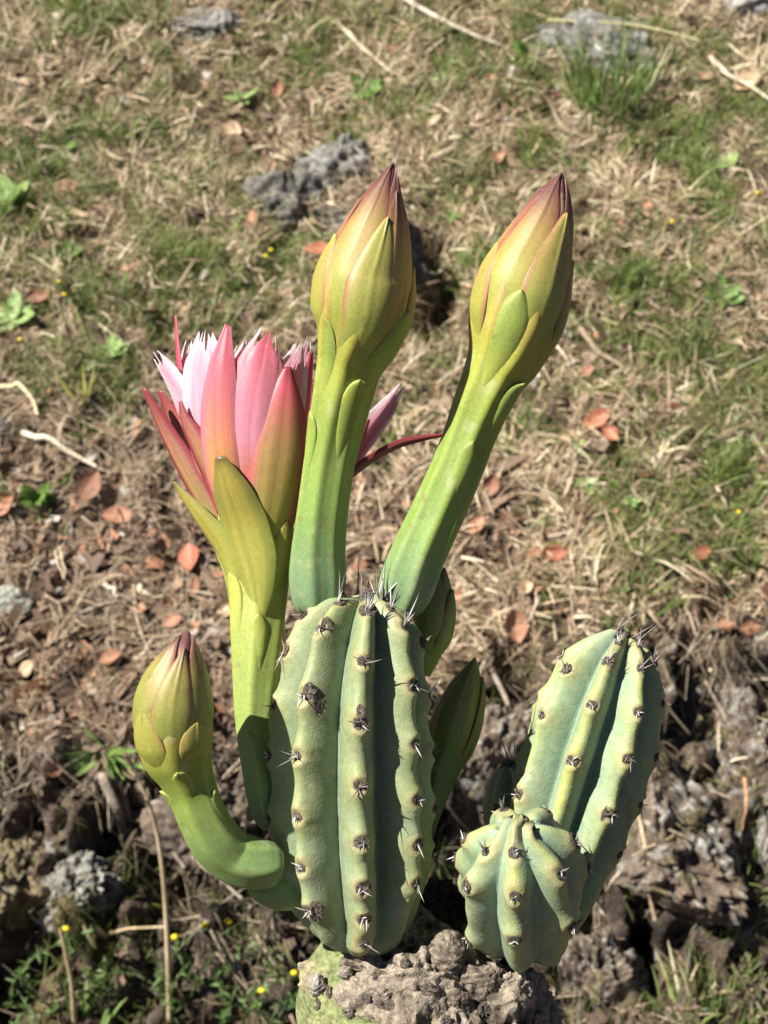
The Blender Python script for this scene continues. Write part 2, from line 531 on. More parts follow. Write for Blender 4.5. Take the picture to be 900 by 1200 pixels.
# ------------------------------------------------------------------ cactus
class Axis:
    """a spline of (pixel x, pixel y, depth, radius in pixels) with a camera-facing frame: angle 0 faces the viewer, + to the right"""

    def __init__(self, ctrl, n=160, front=None):
        c = np.array([np.concatenate([P(a[0], a[1], a[2]), [a[3] * a[2] / FPX]]) for a in ctrl])
        seg = np.sqrt((np.diff(c, axis=0) ** 2).sum(1))
        u = np.concatenate([[0], np.cumsum(seg)])
        m = np.zeros_like(c)
        m[1:-1] = (c[2:] - c[:-2]) / (u[2:] - u[:-2])[:, None]
        m[0] = (c[1] - c[0]) / seg[0]
        m[-1] = (c[-1] - c[-2]) / seg[-1]
        uu = np.linspace(0, u[-1], n)
        k = np.clip(np.searchsorted(u, uu, side='right') - 1, 0, len(seg) - 1)
        h = seg[k][:, None]
        t = ((uu - u[k]) / seg[k])[:, None]
        q = (2 * t ** 3 - 3 * t ** 2 + 1) * c[k] + (t ** 3 - 2 * t ** 2 + t) * h * m[k] + (-2 * t ** 3 + 3 * t ** 2) * c[k + 1] + (t ** 3 - t ** 2) * h * m[k + 1]
        self.n = n
        self.t = np.linspace(0, 1, n)
        self.c = q[:, :3]
        self.r = np.maximum(q[:, 3], 0.00005)
        T = np.gradient(self.c, axis=0)
        # smooth the tangent so that caps whose centre hardly moves stay well behaved
        ker = np.ones(9) / 9
        T = np.stack([np.convolve(np.pad(T[:, i], 4, mode='edge'), ker, 'valid') for i in range(3)], -1)
        T /= np.linalg.norm(T, axis=1, keepdims=True)
        f0 = -AXF if front is None else np.asarray(front)
        f = f0 - T * (T @ f0)[:, None]
        f /= np.linalg.norm(f, axis=1, keepdims=True)
        self.T, self.f = T, f
        self.s = np.cross(f, T) * -1.0
        # make sure + angle is to the right
        if (self.s @ AXR).mean() < 0 and abs((self.s @ AXR).mean()) > 0.2:
            self.s = -self.s
        self.u = uu
        self.len = u[-1]
        self.px = project(self.c)

    def at(self, t, arr):
        return np.stack([np.interp(t, self.t, arr[:, i]) for i in range(3)], -1)

    def rad(self, t):
        return np.interp(t, self.t, self.r)

    def surf(self, t, th, off=0.0):
        t, th = np.asarray(t, float), np.asarray(th, float)
        c, f, s = self.at(t, self.c), self.at(t, self.f), self.at(t, self.s)
        d = f * np.cos(th)[..., None] + s * np.sin(th)[..., None]
        return c + d * (self.rad(t) + off)[..., None], d

    def t_py(self, py):
        return self.t[np.argmin(np.abs(self.px[1] - py))]


D0 = 0.52
PXM = D0 / FPX       # metres per photograph pixel at the cactus

trunk_ax = Axis([(497, 1112, .532, 2), (497, 1114, .532, 60), (497, 1122, .532, 105), (496, 1140, .532, 128), (495, 1170, .531, 138), (494, 1220, .530, 142),
                 (492, 1400, .53, 138)] + [], n=80)
base_pt = P(492, 1400, .53)
cactus = empty("cactus", (base_pt[0], base_pt[1], 0.0))
tag(cactus, "ribbed blue-green cactus with one open pink flower and several tall closed buds", "cactus")
CI = Matrix.Translation(-Vector(cactus.location))


def cpart(name, me, mat, parent=None):
    """a part of the cactus, mesh in world coordinates"""
    o = obj(name, me, mat, parent or cactus)
    o.matrix_parent_inverse = Matrix() if parent else Matrix()
    if parent is None:
        me.transform(CI)
    else:
        me.transform(CI)
    return o


def cplace(name, me, mat, parent, M):
    """a shared-mesh sub-part placed by a world matrix (parents sit at the cactus origin)"""
    o = obj(name, me, mat, parent)
    o.matrix_basis = CI @ M
    return o


# shared small meshes
def lumpy(seed, nr=13, nc=20, squash=0.30):
    t = np.linspace(0, math.pi * 0.62, nr)
    a = np.linspace(0, 2 * math.pi, nc, endpoint=False)
    A, Tt = np.meshgrid(a, t)
    q = np.stack([np.sin(Tt) * np.cos(A), np.sin(Tt) * np.sin(A), np.cos(Tt)], -1)
    r = 1 + 0.28 * fbm(q * 2.6 + seed * 5, 3, seed)
    pit = 1 - 0.75 * np.exp(-(Tt / 0.55) ** 2)
    v = q * r[..., None]
    v[..., 2] *= squash * pit
    v[..., 2] += 0.10 * fbm(q * 6 + seed * 3, 2, seed + 6) - 0.10
    nz = fbm(q * 5 + seed, 3, seed + 3)
    col = mixc((0.035, 0.027, 0.022), (0.36, 0.31, 0.26), np.clip(0.40 + 1.2 * nz, 0, 1))
    rim = sstep(1.05, 1.5, Tt)
    col = mixc(col, (0.21, 0.15, 0.08), rim * 0.8)
    V = [v.reshape(-1, 3)]
    F = [grid_faces(nr, nc, True)]
    C = [col.reshape(-1, 3)]
    # short wool hairs
    r_ = np.random.default_rng(seed)
    m = 46
    an, rr = r_.random(m) * 6.28, np.sqrt(r_.random(m)) * 0.95
    root = np.stack([rr * np.cos(an), rr * np.sin(an), 0.25 * (1 - rr ** 2)], -1)
    dr = np.stack([np.cos(an) * 0.8, np.sin(an) * 0.8, np.full(m, 0.6)], -1) + r_.normal(size=(m, 3)) * 0.5
    dr /= np.linalg.norm(dr, axis=1, keepdims=True)
    hv, hf, hc = strips(root, dr, np.tile([0.0, 0, 1], (m, 1)), r_.uniform(0.25, 0.6, m), np.full(m, 0.09), np.zeros(m), r_.uniform(0, 0.5, m),
                        mixc((0.12, 0.10, 0.08), (0.42, 0.38, 0.33), r_.random(m) ** 1.5), 1, 0.3)
    hf = hf + len(V[0])
    return make_mesh("areole", np.concatenate([V[0], hv]), np.concatenate([F[0], hf]), np.concatenate([C[0], hc]))


AREOLES = [lumpy(s) for s in (1, 2, 3, 4, 5)]


def spine_mesh(name, cols, bend):
    nr, nc = 9, 6
    t = np.linspace(0, 1, nr)
    a = np.linspace(0, 2 * math.pi, nc, endpoint=False)
    A, Tt = np.meshgrid(a, t)
    r = (1 - Tt) ** 0.8 * (1 + 0.5 * np.exp(-(Tt / 0.05) ** 2)) + 0.03
    v = np.stack([r * np.cos(A), r * np.sin(A) + 0, Tt], -1)
    v[..., 0] += bend * Tt ** 2
    col = np.stack([np.interp(Tt, [0, 0.3, 0.7, 1], [c[i] for c in cols]) for i in range(3)], -1)
    return make_mesh(name, v, grid_faces(nr, nc, True), col.reshape(-1, 3))


SP_PALE = [spine_mesh("spine", [(.10, .08, .07), (.50, .47, .44), (.55, .52, .49), (.10, .07, .06)], b) for b in (-1.5, 0.5, 2)]
SP_DARK = [spine_mesh("spine", [(.07, .05, .04), (.20, .17, .15), (.27, .24, .22), (.05, .035, .03)], b) for b in (-2.0, 0.5, 2)]


def add_spine(parent, root, direc, length, width, dark):
    me = random.choice(SP_DARK if dark else SP_PALE)
    return cplace("spine", me, M_spine, parent, frame_matrix(root, direc, (random.uniform(-1, 1), random.uniform(-1, 1), 0.3), (width, width, length)))


def ribbed_stem(name, ctrl, nribs, phase, rib_depth, areoles, tint, bump=0.09, pitch_px=68, n=200, ncirc=208, label=None, spine_scale=1.0, seed=1, pad_px=9.5,
                crest_yellow=0.6, skip=(), tops=6, tl=(0.05, 0.98), twist=0.0, topspines=True, scars=()):
    """areoles: {rib index: [pixel y, ...]} read from the photograph; the other ribs get evenly spaced ones"""
    rnd = random.Random(seed)
    ax = Axis(ctrl, n)
    ph = math.radians(phase)
    step = 2 * math.pi / nribs
    t = ax.t
    th = np.linspace(0, 2 * math.pi, ncirc, endpoint=False)
    TH, TT = np.meshgrid(th, t)
    rel = (TH - ph - twist * TT) / step
    k = np.round(rel)
    w = (rel - k) * 2                         # -1..1, 0 on the crest
    kk = (k.astype(int)) % nribs
    crest = np.sqrt(np.abs(w) ** 2 + 0.02) - math.sqrt(0.02)
    prof = 1.12 * crest ** 1.35
    prof = prof - 0.12 * sstep(0.86, 1.0, np.abs(w))   # round the furrow
    R = np.interp(t, ax.t, ax.r)[:, None] * np.ones_like(TH)
    dmod = rib_depth(TT) if callable(rib_depth) else rib_depth
    fr = R * (1 - dmod * prof)
    # areole parameters on each rib
    aps = {}
    for r in range(nribs):
        ang = ph + r * step
        cp, _ = ax.surf(t, np.full_like(t, ang) + twist * t)
        ppx, ppy, _d = project(cp)
        if r in areoles:
            lst = [t[n // 12 + int(np.argmin(np.abs(ppy[n // 12:] - y)))] for y in areoles[r]]
        else:
            q, lst = rnd.uniform(0.02, 0.12) + tl[0], []
            while q < tl[1] - 0.06:
                lst.append(q)
                q += pitch_px * PXM / ax.len * rnd.uniform(0.9, 1.1)
        aps[r] = lst
    halo = np.zeros_like(TH)
    yel = np.zeros_like(TH)
    for r, lst in aps.items():
        mask = (kk == r)
        for ta in lst:
            ds = (TT - ta) * ax.len / PXM          # px along the stem
            dt = w * step * 0.5 * R / PXM          # px across
            e = np.exp(-(ds / (pitch_px * 0.30)) ** 2) * np.exp(-(w / 0.62) ** 2)
            fr += mask * R * bump * e - mask * R * 0.055 * np.exp(-((ds / (pad_px * .9)) ** 2 + (dt / (pad_px * .9)) ** 2) ** 1.5) + mask * R * 0.014 * np.exp(-((np.sqrt(ds ** 2 + dt ** 2) - pad_px * 1.15) / 3.0) ** 2)
            dist = np.sqrt((ds / 1.0) ** 2 + (dt / 1.0) ** 2)
            halo = np.maximum(halo, mask * np.exp(-((dist - pad_px * 1.05) / 4.0) ** 2))
            yel = np.maximum(yel, mask * np.exp(-(dist / (pad_px * 2.6)) ** 2))
    c, f, s = ax.c[:, None, :], ax.f[:, None, :], ax.s[:, None, :]
    dirv = f * np.cos(TH)[..., None] + s * np.sin(TH)[..., None]
    q = c + dirv * fr[..., None]
    nz = fbm(q * 60, 3, seed)
    nz2 = fbm(q * 250, 3, seed + 5)
    fr *= 1 + 0.018 * nz + 0.004 * nz2
    # faint growth creases across the ribs
    crease = fbm(np.stack([TH * 2, TT * 26, TT * 0], -1), 2, seed + 8)
    fr *= 1 - 0.012 * sstep(0.45, 0.75, crease)
    q = c + dirv * fr[..., None]
    base_c, furrow_c, crest_c = [np.array(x) for x in tint]
    aw = np.abs(w)
    col = mixc(base_c, furrow_c, sstep(0.35, 0.85, aw) * 0.8)
    cr = np.exp(-(aw / 0.22) ** 2) * np.clip(0.55 + 0.7 * fbm(q * 45, 3, seed + 9), 0, 1)
    col = mixc(col, crest_c, cr * crest_yellow)
    col = mixc(col, crest_c * 1.05, yel * 0.30)
    col = col * (1 + 0.10 * nz + 0.07 * nz2)[..., None]
    bloom = sstep(-0.1, 0.5, fbm(q * 70 + 4, 5, seed + 12, gain=.65))
    col = mixc(col, (0.28, 0.345, 0.29), bloom * 0.32)
    col = mixc(col, (0.33, 0.25, 0.13), halo * 0.55)
    speck = sstep(0.52, 0.64, fbm(q * 420, 2, seed + 15)) * 0.6
    col = mixc(col, (0.30, 0.27, 0.12), speck)
    scar = sstep(0.46, 0.62, fbm(q * np.array([110, 110, 60]), 3, seed + 18)) * (aw < 0.5)
    col = mixc(col, (0.22, 0.185, 0.11), scar * 0.55)
    col = mixc(col, (0.20, 0.165, 0.10), sstep(0.16, 0.02, TT + 0.10 * nz) * np.clip(.45 + nz2, 0, .8))
    scr = sstep(0.5, 0.62, fbm(q * np.array([300, 300, 60]), 2, seed + 21)) * sstep(.1, .4, fbm(q * 40, 2, seed + 22))
    col = mixc(col, (0.33, 0.30, 0.19), scr * 0.5)
    me = make_mesh(name, q, grid_faces(n, ncirc, True), col.reshape(-1, 3))
    st_ = cpart(name, me, M_skin)
    if label:
        st_["label"] = label
    for r, lst in aps.items():
        ang = ph + r * step
        for ta in lst:
            angt = (ang + twist * ta) % (2 * math.pi)
            i = int(np.argmin(np.abs(t - ta)))
            j = int(round(angt / (2 * math.pi) * ncirc)) % ncirc
            pnt = q[i, j]
            nrm_ = np.cross(q[i, (j + 1) % ncirc] - q[i, j - 1], q[min(i + 1, n - 1), j] - q[max(i - 1, 0), j])
            nrm_ /= np.linalg.norm(nrm_) + 1e-12
            if nrm_ @ dirv[i, j] < 0:
                nrm_ = -nrm_
            view = (CAMP - pnt) / np.linalg.norm(CAMP - pnt)
            if nrm_ @ view < -0.55 and ta < 0.85:
                continue
            if nrm_ @ dirv[i, j] < 0.75 and ta < 0.85:
                nrm_ = nrm_ + dirv[i, j]
                nrm_ /= np.linalg.norm(nrm_)
            tan = ax.at(ta, ax.T)
            sc = pad_px * PXM * rnd.uniform(0.6, 1.15) * (0.62 if ta > 0.93 else 1)
            M = frame_matrix(pnt, nrm_, tan, (sc * rnd.uniform(0.8, 1.0), sc * rnd.uniform(0.85, 1.25), sc))
            cplace("areole", rnd.choice(AREOLES), M_areole, st_, M)
            apx = project(pnt)
            for (sr, sy, sdx, sdy, ssc) in scars:
                if sr == r and abs(apx[1] - sy) < 9:
                    i2 = min(n - 1, max(0, i - int(round(sdy * PXM / ax.len * n))))
                    j2 = (j + int(round(sdx * PXM / ax.rad(ta) / (2 * math.pi) * ncirc))) % ncirc
                    pn2 = q[i2, j2]
                    nn2 = np.cross(q[i2, (j2 + 1) % ncirc] - q[i2, j2 - 1], q[min(i2 + 1, n - 1), j2] - q[max(i2 - 1, 0), j2])
                    nn2 /= np.linalg.norm(nn2)
                    if nn2 @ dirv[i2, j2] < 0:
                        nn2 = -nn2
                    z_ = pad_px * PXM * ssc
                    cplace("corky_scar", rnd.choice(AREOLES), M_areole, st_, frame_matrix(pn2, nn2, ax.at(ta, ax.T), (z_ * .75, z_ * 1.15, z_ * .6)))
            sid = np.cross(tan, nrm_)
            top = ta > 0.86
            cnt = rnd.choice([3, 3, 4, 5]) + (2 if top else 0)
            for _ in range(cnt):
                a = rnd.uniform(-2.6, 2.6) if not top else rnd.uniform(-1.2, 1.2) + math.pi
                lay = rnd.uniform(0.25, 1.1)
                dv = nrm_ * lay + (-tan * math.cos(a) + sid * math.sin(a))
                dv /= np.linalg.norm(dv)
                ln = PXM * rnd.uniform(10, 23) * spine_scale * (1.0 if ta > .5 else .72)
                if rnd.random() < 0.12:
                    ln *= 1.6
                rt = pnt + nrm_ * sc * 0.1 + (tan * rnd.uniform(-.4, .3) + sid * rnd.uniform(-.4, .4)) * sc
                add_spine(st_, rt, dv, ln, PXM * rnd.uniform(0.85, 1.25), rnd.random() < 0.4)
            if top and topspines:
                for _ in range(2):
                    dv = tan * rnd.uniform(0.7, 1.2) + nrm_ * rnd.uniform(-0.25, 0.5) + sid * rnd.uniform(-0.45, 0.45)
                    dv /= np.linalg.norm(dv)
                    add_spine(st_, pnt, dv, PXM * rnd.uniform(22, 44) * spine_scale, PXM * 1.25, rnd.random() < 0.8)
    for kx in range(7):
        a = kx * 6.283 / 7 + .3
        tt_ = 0.972 if kx else 0.99
        pnt, dv0 = ax.surf(tt_, a)
        zz = ax.at(tt_, ax.T) + dv0 * (.5 if kx else 0)
        z_ = pad_px * PXM * rnd.uniform(.7, 1.0)
        cplace("areole", rnd.choice(AREOLES), M_areole, st_, frame_matrix(pnt, zz, dv0, (z_, z_, z_ * 1.3)))
    for _ in range(tops):
        a = rnd.random() * 6.283
        tt_ = rnd.uniform(0.955, 0.995)
        pnt, dv0 = ax.surf(tt_, a)
        dv = ax.at(tt_, ax.T) * rnd.uniform(.7, 1.2) + dv0 * rnd.uniform(-.1, .75)
        dv /= np.linalg.norm(dv)
        add_spine(st_, pnt - dv * .002, dv, PXM * rnd.uniform(26, 58) * (.55 + .45 * spine_scale), PXM * 1.35, rnd.random() < .75)
    return st_, ax


TINT_MAIN = ((0.202, 0.250, 0.126), (0.180, 0.240, 0.155), (0.30, 0.31, 0.085))
TINT_BLUE = ((0.232, 0.300, 0.170), (0.205, 0.297, 0.230), (0.375, 0.385, 0.088))

main_stem, main_ax = ribbed_stem(
    "stem",
    [(413, 1114, .525, 2), (414, 1113, .525, 22), (415, 1108, .525, 38), (417, 1096, .525, 53), (419, 1075, .524, 68), (417, 1040, .524, 84), (414, 985, .523, 91),
     (412, 925, .522, 93), (412, 865, .521, 91), (414, 810, .520, 86), (418, 765, .520, 78), (422, 735, .520, 68), (425, 715, .520, 52), (427, 704, .520, 34), (427, 701, .520, 18), (427, 703, .520, 3)],
    8, -38, lambda t: 0.50 - 0.30 * sstep(0.26, 0.0, t) + 0.10 * sstep(0.6, 0.9, t),
    {0: [1067, 1015, 957, 885, 815, 737, 706], 1: [1104, 1077, 1040, 987, 921, 847, 775, 715], 2: [1035, 990, 937, 870, 803, 733, 712], 3: [1000, 945, 880, 815, 752, 722], 7: [1040, 960, 885, 828, 764, 722]},
    TINT_MAIN, bump=0.095, seed=3, pad_px=9.2, tops=22, crest_yellow=0.42, scars=((0, 815, 16, 6, 1.3), (0, 815, 8, -4, 1.0), (0, 1067, 10, 0, 1.2), (1, 847, 0, -14, .75), (0, 737, 6, -4, .9)), label="tall barrel-shaped main stem carrying the flowers")

arm_big, big_ax = ribbed_stem(
    "stem_arm",
    [(622, 1105, .545, 2), (624, 1100, .545, 25), (628, 1085, .545, 42), (640, 1045, .545, 56), (655, 990, .545, 66), (675, 925, .545, 73), (694, 865, .544, 74), (710, 815, .543, 67), (721, 780, .542, 55),
     (729, 758, .541, 38), (733, 747, .541, 22), (735, 744, .541, 10), (735, 745, .541, 2)],
    8, -20, lambda t: 0.54 - 0.18 * sstep(0.2, 0.0, t),
    {0: [892, 827, 775, 752], 1: [955, 889, 835, 782, 756], 2: [1000, 943, 886, 824, 775], 7: [930, 838, 785], 6: [900, 820, 770]},
    TINT_BLUE, bump=0.10, seed=5, pad_px=8.5, crest_yellow=0.85, spine_scale=0.62, label="leaning side arm with yellow rib crests", n=180, pitch_px=70)

arm_small, small_ax = ribbed_stem(
    "stem_arm",
    [(613, 1106, .533, 2), (613, 1105, .532, 24), (613, 1100, .530, 40), (613, 1090, .526, 54), (612, 1074, .519, 65), (611, 1050, .508, 72), (610, 1024, .498, 73), (609, 1000, .490, 65), (607, 984, .486, 51), (606, 975, .484, 33), (606, 973, .484, 15), (606, 975, .485, 3)],
    7, -14, lambda t: 0.36 - 0.14 * sstep(0.28, 0.0, t),
    {0: [1097, 1046, 998], 1: [1128, 1082, 1022, 985], 2: [1075, 1014, 985], 6: [1100, 1036, 996]},
    TINT_BLUE, bump=0.14, seed=8, pad_px=9, crest_yellow=0.7, spine_scale=0.6, n=150, pitch_px=55, label="short stubby side arm with bumpy ribs")

arm_dark, _ = ribbed_stem(
    "stem_arm",
    [(640, 1060, .575, 3), (636, 1050, .575, 25), (628, 1020, .575, 40), (618, 980, .575, 46), (608, 940, .575, 42), (603, 915, .575, 32), (600, 898, .575, 18), (599, 892, .575, 3)],
    6, 15, 0.35, {}, TINT_MAIN, bump=0.06, seed=12, pad_px=7, spine_scale=0.6, n=80, ncirc=96, label="small arm half hidden behind the leaning arm")


# --- tubes, buds and flower
def tube_mesh(name, ax, colf, ridges=0, rdepth=0.05, nc=112, seed=1, ridge_phase=0.0):
    th = np.linspace(0, 2 * math.pi, nc, endpoint=False)
    TH, TT = np.meshgrid(th, ax.t)
    R = ax.r[:, None] * np.ones_like(TH)
    if ridges:
        rd = 0.5 + 0.5 * np.cos(ridges * (TH - ridge_phase) + 1.5 * np.sin(TT * 5))
        R = R * (1 - rdepth * (.55 - rd ** 1.5))
    q = ax.c[:, None] + (ax.f[:, None] * np.cos(TH)[..., None] + ax.s[:, None] * np.sin(TH)[..., None]) * R[..., None]
    nz = fbm(q * 50, 3, seed)
    R = R * (1 + 0.02 * nz)
    q = ax.c[:, None] + (ax.f[:, None] * np.cos(TH)[..., None] + ax.s[:, None] * np.sin(TH)[..., None]) * R[..., None]
    streak = fbm(np.stack([np.cos(TH) * 5, np.sin(TH) * 5, TT * 2.5], -1), 3, seed + 20)
    col = colf(TT, TH, q)
    if ridges:
        col = mixc(col, col * np.array((1.25, 1.15, .95)), np.clip(rd ** 3 * .5 + streak * .5, 0, 1))
    col = col * (1 + 0.08 * nz + 0.06 * fbm(q * 300, 2, seed + 2))[..., None]
    col = mixc(col, (0.20, 0.13, 0.06), sstep(.50, .62, fbm(q * 330, 3, seed + 6)) * .55)
    col = mixc(col, (0.36, 0.36, 0.20), sstep(.30, .6, fbm(q * 160, 3, seed + 8)) * .35)
    return make_mesh(name, q, grid_faces(len(ax.t), nc, True), col.reshape(-1, 3))


def ramp(x, stops):
    xs = [a for a, _ in stops]
    return np.stack([np.interp(x, xs, [c[i] for _, c in stops]) for i in range(3)], -1)


def bud_scale(parent, ax, th0, t0, t1, half_deg, lift, colf, skew=0.0, wide_at=0.35, thick=0.0006, ns=56, nv=29, seed=0, point=1.0, tip_out=0.0, decur=False, base_w=0.45):
    """a scale lying on the bud: closed shell following the bud surface"""
    s = np.linspace(0, 1, ns)
    v = np.linspace(-1, 1, nv)
    V_, S_ = np.meshgrid(v, s)
    prof = np.where(S_ < wide_at, base_w + (1 - base_w) * np.sin(S_ / wide_at * math.pi / 2), np.clip(1 - ((S_ - wide_at) / (1 - wide_at)) ** 2.0, 0, 1) ** (0.72 * point))
    tt = t0 + (t1 - t0) * S_
    rloc = ax.rad(tt)
    rref = ax.rad(t0 + (t1 - t0) * wide_at)
    ang = math.radians(half_deg) * prof * np.clip(rref / np.maximum(rloc, 0.25 * rref), 0, 2.2) ** 0.35
    th = math.radians(th0) + math.radians(skew) * S_ + V_ * ang
    fade = sstep(0.04, 0.50, S_)
    lift = lift * 0.62
    if decur:
        off = lift * S_ ** 1.3 * (1 - 0.75 * V_ ** 2) + 0.0003 * sstep(.8, 1, S_) - 0.0007 * (1 - sstep(0, .5, S_)) - 0.0016 * np.abs(V_) ** 3 * (1 - S_)
    else:
      off = (lift * (0.30 + 0.70 * (1 - V_ ** 4)) * fade + thick * 0.2 - (1 - fade) * 0.0012 + tip_out * S_ ** 6 + 0.0004 * np.exp(-(V_ / 0.12) ** 2) * S_)
    outer, _ = ax.surf(tt, th, off)
    inner, _ = ax.surf(tt, th, off - thick - 0.6 * lift * (1 - np.abs(V_)))
    nz = fbm(outer * 70, 3, seed)
    sk = fbm(np.stack([V_ * 7 + seed * 3.1 + th0, S_ * 1.6, V_ * 0], -1), 3, seed + 31)
    col = colf(S_, V_, tt)
    col = mixc(col, RED * 1.1, np.clip(sk * 1.0 - .1, 0, .3) * sstep(.25, .7, S_) * (0.0 if decur else 1.0))
    col = col * (1 + 0.12 * nz + 0.10 * sk)[..., None]
    col = mixc(col, (0.17, 0.10, 0.05), sstep(.48, .6, fbm(outer * 300, 3, seed + 40)) * .5)
    n0 = ns * nv
    A = grid_faces(ns, nv)
    B = A[:, ::-1] + n0
    idx = np.arange(n0).reshape(ns, nv)
    loop = np.concatenate([idx[0, :-1], idx[:-1, -1], idx[-1, :0:-1], idx[:0:-1, 0]])
    nx = np.roll(loop, -1)
    E = np.stack([loop, loop + n0, nx + n0, nx], -1)
    me = make_mesh("bud_scale", np.concatenate([outer.reshape(-1, 3), inner.reshape(-1, 3)]), np.concatenate([A, B, E]), np.concatenate([col.reshape(-1, 3)] * 2))
    return cpart("bud_scale", me, M_bud, parent)


YG = np.array((0.275, 0.300, 0.052))      # yellow green
GR = np.array((0.190, 0.258, 0.052))      # tube green
BG = np.array((0.150, 0.232, 0.115))       # blue green base
RED = np.array((0.31, 0.115, 0.075))
PUR = np.array((0.115, 0.047, 0.048))
OCH = np.array((0.33, 0.235, 0.070))


def scale_col(tip_t, red=0.7, green=YG, purple_from=0.80, purple_to=0.98):
    def f(S, V, tt):
        c = mixc(GR * 1.05, green, sstep(0.0, 0.25, S))
        c = mixc(c, OCH, np.clip(sstep(0.2, 0.75, S) * 0.75 * red, 0, 1))
        c = mixc(c, RED * np.array((.9, .7, .8)), sstep(0.66, 0.96, np.abs(V)) * np.clip(red * 1.25, 0, 1) * (0.25 + 0.75 * sstep(0.1, 0.55, S)))
        c = mixc(c, RED * 0.85, np.clip(sstep(purple_from - 0.12, purple_to, tt) * 0.45 * red, 0, 1))
        c = mixc(c, PUR, sstep(purple_from, purple_to, tt) * 0.9)
        return c
    return f


def tube_like(stops):
    def f(S, V, tt):
        c = mixc(ramp(tt, stops), GR * 1.15, sstep(.15, .6, S) * .85)
        return mixc(c, np.array((0.36, 0.37, 0.10)), sstep(.9, 1.0, np.maximum(S, np.abs(V) * sstep(.55, .9, S))) * .5)
    return f


def tube_col(t_bud, stops):
    def f(TT, TH, q):
        return ramp(TT, stops)
    return f


# tall bud (nearer the flower)
ax1 = Axis([(373, 722, .527, 3), (372, 718, .527, 20), (371, 705, .526, 29), (371, 680, .525, 33), (372, 645, .523, 31.5), (377, 600, .520, 29.5), (384, 550, .517, 29.5), (392, 505, .514, 32), (400, 465, .511, 35),
            (408, 430, .509, 38.5), (416, 405, .507, 47), (423, 380, .505, 54), (426, 350, .503, 57), (429, 325, .502, 55), (436, 297, .50, 47), (445, 258, .498, 34), (453, 223, .497, 18), (459, 200, .4965, 7), (461, 190, .496, 0.6)], n=220)
tb = ax1.t_py
stops1 = [(0, BG), (tb(680), BG), (tb(600), GR * np.array((.95, 1.05, 1.3))), (tb(500), GR * 1.08), (tb(420), YG), (tb(330), OCH), (tb(270), RED), (tb(215), PUR), (1, PUR)]
bud1 = cpart("flower_bud", tube_mesh("flower_bud", ax1, tube_col(0, stops1), 7, 0.10, seed=4), M_bud)
bud1["label"] = "tall upright closed bud beside the open flower"
for th0, a, b, hw, lift, red, skew, gcol in [
        (-42, 430, 192, 46, .0010, 0.9, 30, YG), (62, 425, 194, 44, .0009, 1.25, -20, YG), (160, 420, 205, 60, .0008, 0.9, 0, YG), (-115, 425, 215, 44, .0012, 0.8, 10, YG),
        (34, 420, 222, 30, .0012, 1.2, 0, OCH)]:
    bud_scale(bud1, ax1, th0, tb(a), tb(b), hw, lift, scale_col(0, red, gcol, tb(276), tb(212)), skew=skew)
bud_scale(bud1, ax1, 0, tb(445), tb(254), 30, .0022, scale_col(0, 0.55, YG * np.array((.95, 1.0, 1.2)), 1.2, 1.4), skew=16, wide_at=0.5)
bud_scale(bud1, ax1, -82, tb(425), tb(285), 34, .0022, scale_col(0, 0.5, YG, 1.2, 1.4), skew=8, wide_at=0.45)
bud_scale(bud1, ax1, 100, tb(420), tb(300), 38, .0020, scale_col(0, 0.6, YG, 1.2, 1.4), wide_at=0.45)
bud_scale(bud1, ax1, 62, tb(470), tb(358), 34, .0026, decur=True, colf=tube_like(stops1), wide_at=0.45, seed=2, base_w=0.9)
bud_scale(bud1, ax1, -48, tb(480), tb(372), 30, .0010, decur=True, colf=tube_like(stops1), wide_at=0.45, seed=3, base_w=0.9)
PALE = np.array((0.46, 0.46, 0.13))


def small_scale(parent, ax, th0, py_tip, length=34, hw=16, lift=.0018, stops=None, th=None):
    """a decurrent scale: a low ridge of the tube that ends in a small free tip"""
    def cf(S, V, tt):
        c = ramp(tt, stops) * np.array((1.10, 1.07, .97))
        return mixc(c, PALE, sstep(0.92, 1.0, S) * 0.6)
    t1 = ax.t_py(py_tip)
    t0 = max(0.01, t1 - length * 2.0 * PXM / ax.len)
    return bud_scale(parent, ax, th0, t0, t1, hw * 1.15, lift * 0.8, cf, wide_at=0.72, ns=26, nv=13, tip_out=0.0004, decur=True)


small_scale(bud1, ax1, 28, 437, 60, 22, stops=stops1)
small_scale(bud1, ax1, -60, 485, 50, 20, stops=stops1)

# second tall bud, leaning right
ax2 = Axis([(466, 722, .531, 3), (467, 718, .531, 18), (470, 706, .530, 28), (478, 684, .529, 33), (492, 648, .527, 32), (514, 600, .525, 31), (536, 550, .522, 30.5), (552, 508, .520, 30.5), (568, 468, .518, 34), (580, 442, .517, 37),
            (592, 418, .516, 44), (602, 388, .515, 52), (608, 358, .514, 54), (615, 330, .513, 52), (628, 294, .512, 42), (641, 258, .511, 30), (650, 228, .5105, 17), (656, 210, .510, 6), (658, 202, .510, 0.6)], n=220)
tb = ax2.t_py
stops2 = [(0, BG), (tb(690), BG), (tb(620), GR * np.array((.95, 1.05, 1.3))), (tb(500), GR * 1.08), (tb(430), YG), (tb(340), OCH), (tb(280), RED), (tb(225), PUR), (1, PUR)]
bud2 = cpart("flower_bud", tube_mesh("flower_bud", ax2, tube_col(0, stops2), 7, 0.10, seed=6, ridge_phase=.3), M_bud)
bud2["label"] = "tall closed bud leaning away from the flower"
